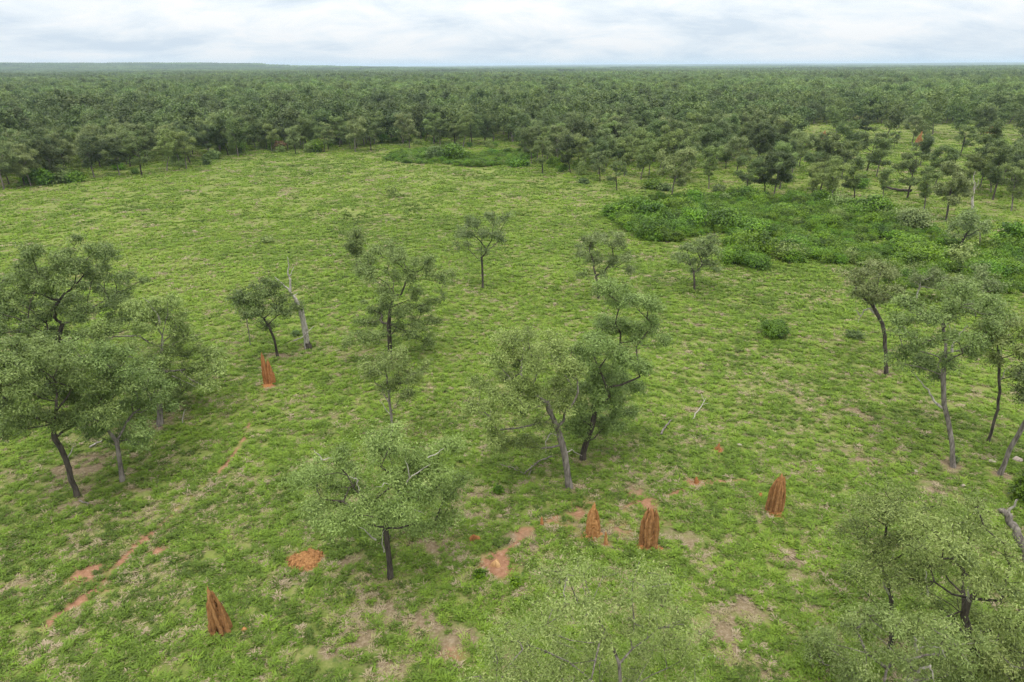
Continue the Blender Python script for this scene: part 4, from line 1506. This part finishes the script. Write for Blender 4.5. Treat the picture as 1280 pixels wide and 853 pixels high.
dead_tree((1302, 775), [
    ('trunk', 'grey', [([(1304, 780, 0), (1290, 715, 0), (1278, 680, 0), (1266, 656, 0), (1258, 642, 0), (1249, 636, 0)], .26, .13)]),
    ('branch', 'pale', [([(1260, 645, 0), (1266, 634, 0), (1272, 625, 0)], .08, .04)])],
    'grey broken topped snag leaning in from the lower right border', seed=4)
dead_tree((1225, 308), [('trunk', 'grey', [([(1225, 309, 0), (1225, 290, 0)], .14, .08)])],
          'thin bare post like snag right of the wide crowned tree', seed=5)
dead_tree((228, 529), [('trunk', 'pale', [([(227, 530, 0), (229, 519, 0), (231, 512, 0)], .05, .03)])],
          'short pale dead stick right of the left group', seed=6)


def log(pts_px, r0, r1, mk, label, seed=1, tw=None, name='fallen_log'):
    rng = np.random.default_rng(seed)
    G = [ground_at(a, b) for a, b, _ in pts_px]
    G = np.array([[g[0], g[1], tz(g[0], g[1]) + h] for g, (_, _, h) in zip(G, pts_px)])
    o_ = G[0].copy()
    P = []
    for a, b in zip(G[:-1], G[1:]):
        for q in range(5):
            P.append(a + (b - a) * q / 5 + (rng.normal(0, .03, 3) if q else 0))
    P.append(G[-1])
    V, F, off = [], [], 0
    off = tube_chain(np.array(P) - o_, np.linspace(r0, r1, len(P)), 8, V, F, off)
    for tpts in (tw or []):
        g = np.array([[*ground_at(a, b), 0] for a, b, _ in tpts])
        g[:, 2] = [tz(q[0], q[1]) + t[2] for q, t in zip(g, tpts)]
        off = tube_chain(g - o_, np.linspace(r1 * .8, .012, len(g)), 5, V, F, off)
    ob = link(name, mesh_np(name, np.concatenate(V), np.concatenate(F), BARK[mk], smooth=True), loc=tuple(o_))
    tag(ob, label, 'log', 'dead wood lying on the grass')
    return ob


log([(826, 545, .12), (832, 536, .25), (839, 529, .3)], .085, .045, 'grey', 'short grey log lying right of the dark central tree', 1)
log([(866, 525, .1), (876, 512, .25), (882, 502, .3)], .04, .02, 'pale', 'thin bleached branch lying beyond the short grey log', 2,
    tw=[[(880, 506, .25), (876, 498, .4)], [(878, 510, .3), (886, 508, .3)]], name='fallen_branch')
log([(625, 583, .08), (642, 588, .1), (655, 597, .15), (672, 584, .3), (690, 578, .4)], .04, .05, 'grey', 'crooked fallen bough lying left of the bent grey trunk', 3,
    tw=[[(652, 594, .1), (645, 588, .3)], [(664, 592, .2), (660, 600, .1)]], name='fallen_branch')
log([(1106, 237, .5), (1122, 240, .4), (1138, 243, .7)], .22, .30, 'dark', 'long black fallen log in the right woodland', 4)
log([(112, 560, .1), (128, 552, .15)], .07, .04, 'pale', 'pale fallen branch under the left group', 5, name='fallen_branch')
log([(0, 500, .1)] and [(1150, 240, .3), (1160, 238, .3)], .12, .1, 'grey', 'grey log end beside the dark tree of the right woodland', 6)
log([(100, 628, .08), (112, 632, .08)], .05, .03, 'grey', 'small grey branch on the soil at the foot of the leaning left tree', 7, name='fallen_branch')
log([(868, 832, .05), (888, 822, .1), (900, 826, .08)], .035, .02, 'pale', 'pale stick on the ground right of the feathery tree', 8, name='fallen_branch')


# ------------------------------------------------------------------ termite mounds
def mound_mat(name, c1, c2, c3):
    m, n, l = mat_new(name)
    out = n('ShaderNodeOutputMaterial')
    tcn = n('ShaderNodeTexCoord')
    mpn = n('ShaderNodeMapping')
    mpn.inputs['Scale'].default_value = (1, 1, 0.16)
    l(tcn.outputs['Object'], mpn.inputs[0])
    nz = n('ShaderNodeTexNoise')
    nz.inputs['Scale'].default_value = 7
    nz.inputs['Detail'].default_value = 8
    nz.inputs['Roughness'].default_value = 0.7
    l(mpn.outputs[0], nz.inputs['Vector'])
    r = ramp(n, [(0.33, c1), (0.5, c2), (0.68, c3)])
    l(nz.outputs['Fac'], r.inputs[0])
    n2 = n('ShaderNodeTexNoise')
    n2.inputs['Scale'].default_value = 14
    n2.inputs['Detail'].default_value = 6
    l(tcn.outputs['Object'], n2.inputs['Vector'])
    p = n('ShaderNodeBsdfPrincipled')
    p.inputs['Roughness'].default_value = 1.0
    p.inputs['Specular IOR Level'].default_value = 0.1
    l(r.outputs[0], p.inputs['Base Color'])
    b = n('ShaderNodeBump')
    b.inputs['Strength'].default_value = 0.8
    b.inputs['Distance'].default_value = 0.05
    l(n2.outputs['Fac'], b.inputs['Height'])
    l(b.outputs[0], p.inputs['Normal'])
    l(p.outputs[0], out.inputs[0])
    return m


MM = {
    'brown': mound_mat('brown_mound_earth', (0.12, 0.056, 0.023), (0.26, 0.130, 0.052), (0.38, 0.210, 0.092)),
    'red': mound_mat('red_mound_earth', (0.15, 0.062, 0.024), (0.30, 0.130, 0.050), (0.40, 0.20, 0.086)),
    'orange': mound_mat('orange_mound_earth', (0.18, 0.082, 0.030), (0.34, 0.170, 0.065), (0.44, 0.25, 0.110)),
    'tan': mound_mat('tan_mound_earth', (0.30, 0.17, 0.08), (0.45, 0.27, 0.13), (0.55, 0.36, 0.19)),
}


def mound(px, pyb, h, w, mk, label, cols, seed, voxel=0.035, apron=True, group='red termite mounds', steep=2.2, conv=.62):
    """cols: fins (dx, dy, height fraction, width fraction, lean x) of a fluted mound"""
    rng = np.random.default_rng(seed)
    x, y = ground_at(px, pyb)
    V, F, off = [], [], 0
    for dx, dy, hf, wf, lx in cols:
        # each flute is a fin: narrow across, long towards the middle, joined there to the others
        nseg, k = 26, 22
        zz = np.linspace(-.12, 1, nseg)
        cz = np.clip(zz, 0, 1)
        prof = (1 - cz ** steep) ** .75 * .82 + .18 * (1 - cz ** 9)
        prof = prof * (1 + .05 * rng.normal(0, 1, nseg))
        prof[-1] = .06
        th = np.arange(k) * 2 * math.pi / k
        ang = math.atan2(dy, dx)
        ex = 1.25 if (dx or dy) else 1.0
        rj = 1 + .10 * np.sin(3 * th + rng.random() * 6) + .06 * np.sin(7 * th + rng.random() * 6)
        lx_, ly_ = np.cos(th) * rj * ex, np.sin(th) * rj * (.72 if (dx or dy) else 1)
        ring = np.stack([lx_ * math.cos(ang) - ly_ * math.sin(ang), lx_ * math.sin(ang) + ly_ * math.cos(ang)], -1)
        k_in = 1 - conv * cz ** steep
        bend = np.cumsum(rng.normal(0, .008, nseg))
        cxx = dx * w * k_in + lx * w * cz + bend * w
        cyy = dy * w * k_in
        rr = wf * w * prof
        wob = 1 + .045 * rng.normal(0, 1, (nseg, k))
        A = np.zeros((nseg, k, 3))
        A[:, :, 0] = cxx[:, None] + ring[None, :, 0] * rr[:, None] * wob
        A[:, :, 1] = cyy[:, None] + ring[None, :, 1] * rr[:, None] * wob
        A[:, :, 2] = (zz * h * hf)[:, None]
        V.append(A.reshape(-1, 3))
        i = np.arange(nseg - 1)[:, None] * k
        j = np.arange(k)[None, :]
        F.append(np.stack([i + j, i + (j + 1) % k, i + k + (j + 1) % k, i + k + j], -1).reshape(-1, 4) + off)
        c0 = off + nseg * k
        V.append(np.array([[cxx[-1], cyy[-1], h * hf * 1.005], [cxx[0], cyy[0], -.12 * h * hf]]))
        t = off + (nseg - 1) * k
        tri = [(t + q, t + (q + 1) % k, c0) for q in range(k)] + [(off + (q + 1) % k, off + q, c0 + 1) for q in range(k)]
        F.append(np.array([(a, b, c, c) for a, b, c in tri]))
        off += nseg * k + 2
    quads = np.concatenate(F)
    d3 = quads[quads[:, 2] == quads[:, 3]][:, :3]
    q4 = quads[quads[:, 2] != quads[:, 3]]
    me = mesh_np('termite_mound', np.concatenate(V), [q4, d3], MM[mk], smooth=True)
    az = math.atan2(x, y)
    e_ = empty('termite_mound', (x, y, tz(x, y)), label, 'termite mound', group)
    e_.rotation_euler = (0, 0, -az)
    ob = link('spire', me, e_)
    rm = ob.modifiers.new('remesh', 'REMESH')
    rm.mode = 'VOXEL'
    rm.voxel_size = voxel
    rm.use_smooth_shade = True
    if apron:                                  # washed down earth round the foot
        k, nr = 40, 7
        th = np.arange(k) * 2 * math.pi / k
        rj = 1 + .22 * np.sin(2 * th + seed) + .14 * np.sin(5 * th + seed * 2) + rng.normal(0, .05, k)
        A = []
        for q in range(nr):
            f = q / (nr - 1)
            r = w * (.30 + .40 * f) * rj
            z = .16 * (1 - f) ** 2 - .03 * f + rng.normal(0, .012, k)
            A.append(np.stack([np.cos(th) * r, np.sin(th) * r, z], -1))
        i = np.arange(nr - 1)[:, None] * k
        j = np.arange(k)[None, :]
        FF = np.stack([i + j, i + k + j, i + k + (j + 1) % k, i + (j + 1) % k], -1).reshape(-1, 4)
        link('soil_apron', mesh_np('soil_apron', np.concatenate(A), FF, MM['orange' if mk == 'orange' else 'red'], smooth=True), e_)
    return e_


def fins(n_, ring, wf, lo, hi, seed, core=.26, coreh=.9, lx=0.0, flat=.8):
    """a ring of upright fins round a core"""
    r = np.random.default_rng(seed)
    out_ = []
    for q in range(n_):
        a = (q + r.uniform(-.22, .22)) * 2 * math.pi / n_
        rr = ring * r.uniform(.82, 1.1)
        out_.append((math.cos(a) * rr, math.sin(a) * rr * flat, r.uniform(lo, hi), wf * r.uniform(.8, 1.2), lx))
    out_.append((0, .03, coreh, core, lx))
    return out_


mound(277, 788, 2.75, 1.15, 'brown', 'sharply pointed fluted brown mound at the lower left',
      fins(7, .36, .115, .84, .98, 11, .20, 1.0, -.13), 11, apron=False, steep=1.3, conv=.84, voxel=.022)
mound(337, 480, 2.95, 1.05, 'red', 'slender twin peaked red mound by the small dark tree',
      [(-.24, -.02, 1.0, .15, -.10), (-.12, -.16, .92, .13, -.06), (.03, -.16, .74, .14, .0), (.15, -.12, .78, .14, .05), (.28, -.08, .62, .13, .08), (.36, .05, .40, .12, .08),
       (-.3, .12, .6, .12, 0), (0, .12, .66, .2, 0)], 12, steep=2.0, conv=.45, voxel=.022)
mound(740, 670, 2.2, .92, 'orange', 'lumpy orange mound left in the pair near the bare red soil',
      fins(7, .33, .135, .55, .86, 13, .25, 1.0, 0.0) + [(-.05, -.12, .95, .13, 0)], 13, steep=2.8, conv=.55, voxel=.022)
mound(810, 684, 2.6, 1.02, 'brown', 'dark fluted mound right in the pair near the bare red soil',
      fins(9, .35, .112, .82, .98, 14, .29, .96, 0.02), 14, steep=4.5, conv=.42, voxel=.022)
mound(968, 640, 2.7, 1.02, 'brown', 'tall reddish brown mound standing right of the pair',
      fins(9, .35, .112, .78, .98, 15, .28, .98, 0.05), 15, steep=3.6, conv=.52, voxel=.022)
mound(897, 565, .72, .55, 'red', 'small spiky red mound on the grass beyond the tall reddish brown mound',
      [(-.1, -.1, .8, .18, 0), (.1, 0, 1.0, .14, .05), (-.25, .05, .5, .2, 0), (.28, .05, .5, .18, 0)], 16, .03)
mound(757, 681, .85, .34, 'orange', 'thin orange spike beside the lumpy orange mound',
      [(0, 0, 1.0, .28, 0), (.1, -.1, .6, .26, 0)], 17, .025, apron=False)
mound(677, 657, .55, .30, 'red', 'tiny red spike left of the lumpy orange mound',
      [(0, 0, 1.0, .3, 0), (.12, -.1, .6, .26, 0)], 18, .022, apron=False)
mound(595, 677, .42, .62, 'red', 'low pair of red stubs left of the bare soil patch',
      [(-.3, 0, 1.0, .2, -.02), (.25, 0, .8, .16, .02), (-.22, .1, .8, .2, 0)], 19, .025, apron=False)
mound(620, 708, .38, .48, 'tan', 'tan lump sitting on the bare red soil patch',
      [(-.2, -.02, .8, .32, .05), (.15, -.1, .95, .34, 0), (.1, .15, 1.0, .3, 0)], 20, .025, apron=False)
mound(870, 605, .50, .42, 'red', 'small blunt red stub on the trail right of the pair',
      [(0, 0, 1.0, .28, 0), (.15, .05, .7, .24, 0)], 21, .025, apron=False)
mound(950, 622, .30, .35, 'red', 'tiny red lump left of the tall reddish brown mound',
      [(0, 0, 1.0, .34, 0), (.2, 0, .7, .25, 0)], 22, .02, apron=False)
mound(305, 788, .16, .34, 'orange', 'tiny orange lump right of the sharply pointed mound',
      [(0, 0, 1.0, .34, 0), (.2, 0, .8, .25, 0)], 23, .015, apron=False)
mound(1029, 176, 3.6, 1.9, 'brown', 'dark red mound at the left of the far glade',
      [(-.2, 0, .8, .24, 0), (.05, -.1, 1.0, .24, 0), (.25, 0, .8, .22, 0)], 24, .09)
mound(1147, 182, 4.6, 2.2, 'brown', 'tall red mound alone in the far glade',
      [(-.2, 0, .8, .22, 0.1), (.05, -.1, 1.0, .24, .12), (.25, 0, .7, .22, .1), (-.3, 0, .5, .2, .05)], 25, .09)
mound(1238, 167, 3.0, 3.4, 'brown', 'wide low red mound at the right of the far glade',
      [(-.25, 0, .8, .24, 0), (.05, -.1, 1.0, .24, 0), (.28, 0, .8, .22, 0)], 26, .1)
mound(1010, 184, 2.4, 1.4, 'brown', 'faint red mound nearest the left side of the far glade',
      [(-.2, 0, .9, .24, 0), (.1, -.1, 1.0, .24, 0)], 27, .1)


def rubble(px, py, r, h, mk, label, seed):
    """collapsed mound: a heap of crumbled earth, its clods in one mesh"""
    rng = np.random.default_rng(seed)
    x, y = ground_at(px, py)
    k = 46
    g = np.linspace(-1.25, 1.25, k)
    A, B = np.meshgrid(g, g)
    rr = np.hypot(A, B) + .25 * (fbm(A * 1.7 + 9, B * 1.7 + 3, seed, 3) - .5)
    z = h * np.clip(1 - rr ** 2, -0.25, 1) * (.6 + .8 * fbm(A * 4 + 5, B * 4, seed + 1, 3)) - .02
    V = np.stack([A * r, B * r, z], -1).reshape(-1, 3)
    i = (np.arange(k - 1)[:, None] * k + np.arange(k - 1)[None, :]).ravel()
    F4 = np.stack([i, i + 1, i + k + 1, i + k], -1)
    Vs, F3, off = [V], [], len(V)
    oct_f = np.array([(0, 2, 4), (2, 1, 4), (1, 3, 4), (3, 0, 4), (2, 0, 5), (1, 2, 5), (3, 1, 5), (0, 3, 5)])
    oct_v = np.array([(1, 0, 0), (-1, 0, 0), (0, 1, 0), (0, -1, 0), (0, 0, 1), (0, 0, -1)], float)
    for q in range(170):
        a, d = rng.random() * 6.28, math.sqrt(rng.random()) * 1.15
        s = rng.uniform(.02, .085)
        c = np.array([math.cos(a) * d * r, math.sin(a) * d * r, h * max(0, 1 - d * d) * .8 + s * .3])
        Vs.append(oct_v * s * rng.uniform(.6, 1.2, 3) + rng.normal(0, .15 * s, (6, 3)) + c)
        F3.append(oct_f + off); off += 6
    me = mesh_np('collapsed_mound', np.concatenate(Vs), [F4, np.concatenate(F3)], MM[mk])
    ob = link('collapsed_mound', me, loc=(x, y, tz(x, y)))
    tag(ob, label, 'termite mound', 'red termite mounds')


rubble(383, 702, .98, .20, 'brown', 'collapsed heap of crumbled red earth left of the broad low crowned tree', 5)


def stone(px, py, s, label, seed):
    rng = np.random.default_rng(seed)
    x, y = ground_at(px, py)
    import bmesh
    bm = bmesh.new()
    bmesh.ops.create_icosphere(bm, subdivisions=2, radius=1)
    for v in bm.verts:
        v.co = Vector((v.co.x * s * 1.1, v.co.y * s, v.co.z * s * .6)) * (1 + rng.normal(0, .1))
    me = bpy.data.meshes.new('stone')
    bm.to_mesh(me); bm.free()
    me.materials.append(STONE)
    ob = link('stone', me, loc=(x, y, tz(x, y) + s * .3))
    tag(ob, label, 'stone', 'pale stones on the grass')


STONE = bark_mat('pale_stone', (0.26, 0.21, 0.18), (0.42, 0.36, 0.31), 5)
stone(924, 558, .16, 'pale stone right of the small spiky red mound', 1)
stone(1240, 578, .22, 'pale stone at the foot of the leaning right border tree', 2)
stone(1272, 575, .26, 'flat grey stone at the right border', 3)
stone(1145, 590, .14, 'small grey stone left of the forked right tree', 4)
stone(1220, 645, .16, 'pinkish stone left of the leaning snag', 5)
stone(1204, 608, .14, 'small pale stone below the forked right tree', 6)

# ------------------------------------------------------------------ haze
import bmesh
bm = bmesh.new()
bmesh.ops.create_cube(bm, size=1)
me = bpy.data.meshes.new('haze')
bm.to_mesh(me); bm.free()
mh, n, l = mat_new('haze_air')
out = n('ShaderNodeOutputMaterial')
pv = n('ShaderNodeVolumePrincipled')
pv.inputs['Color'].default_value = (0.62, 0.80, 0.98, 1)
pv.inputs['Density'].default_value = 0.0001
pv.inputs['Anisotropy'].default_value = 0.0
l(pv.outputs[0], out.inputs['Volume'])
me.materials.append(mh)
hz = link('haze', me)
hz.scale = (50000, 50000, 90)
hz.location = (0, 0, 45 - 12)
tag(hz, 'thin pale blue haze over the far woodland', 'haze', kind='stuff')
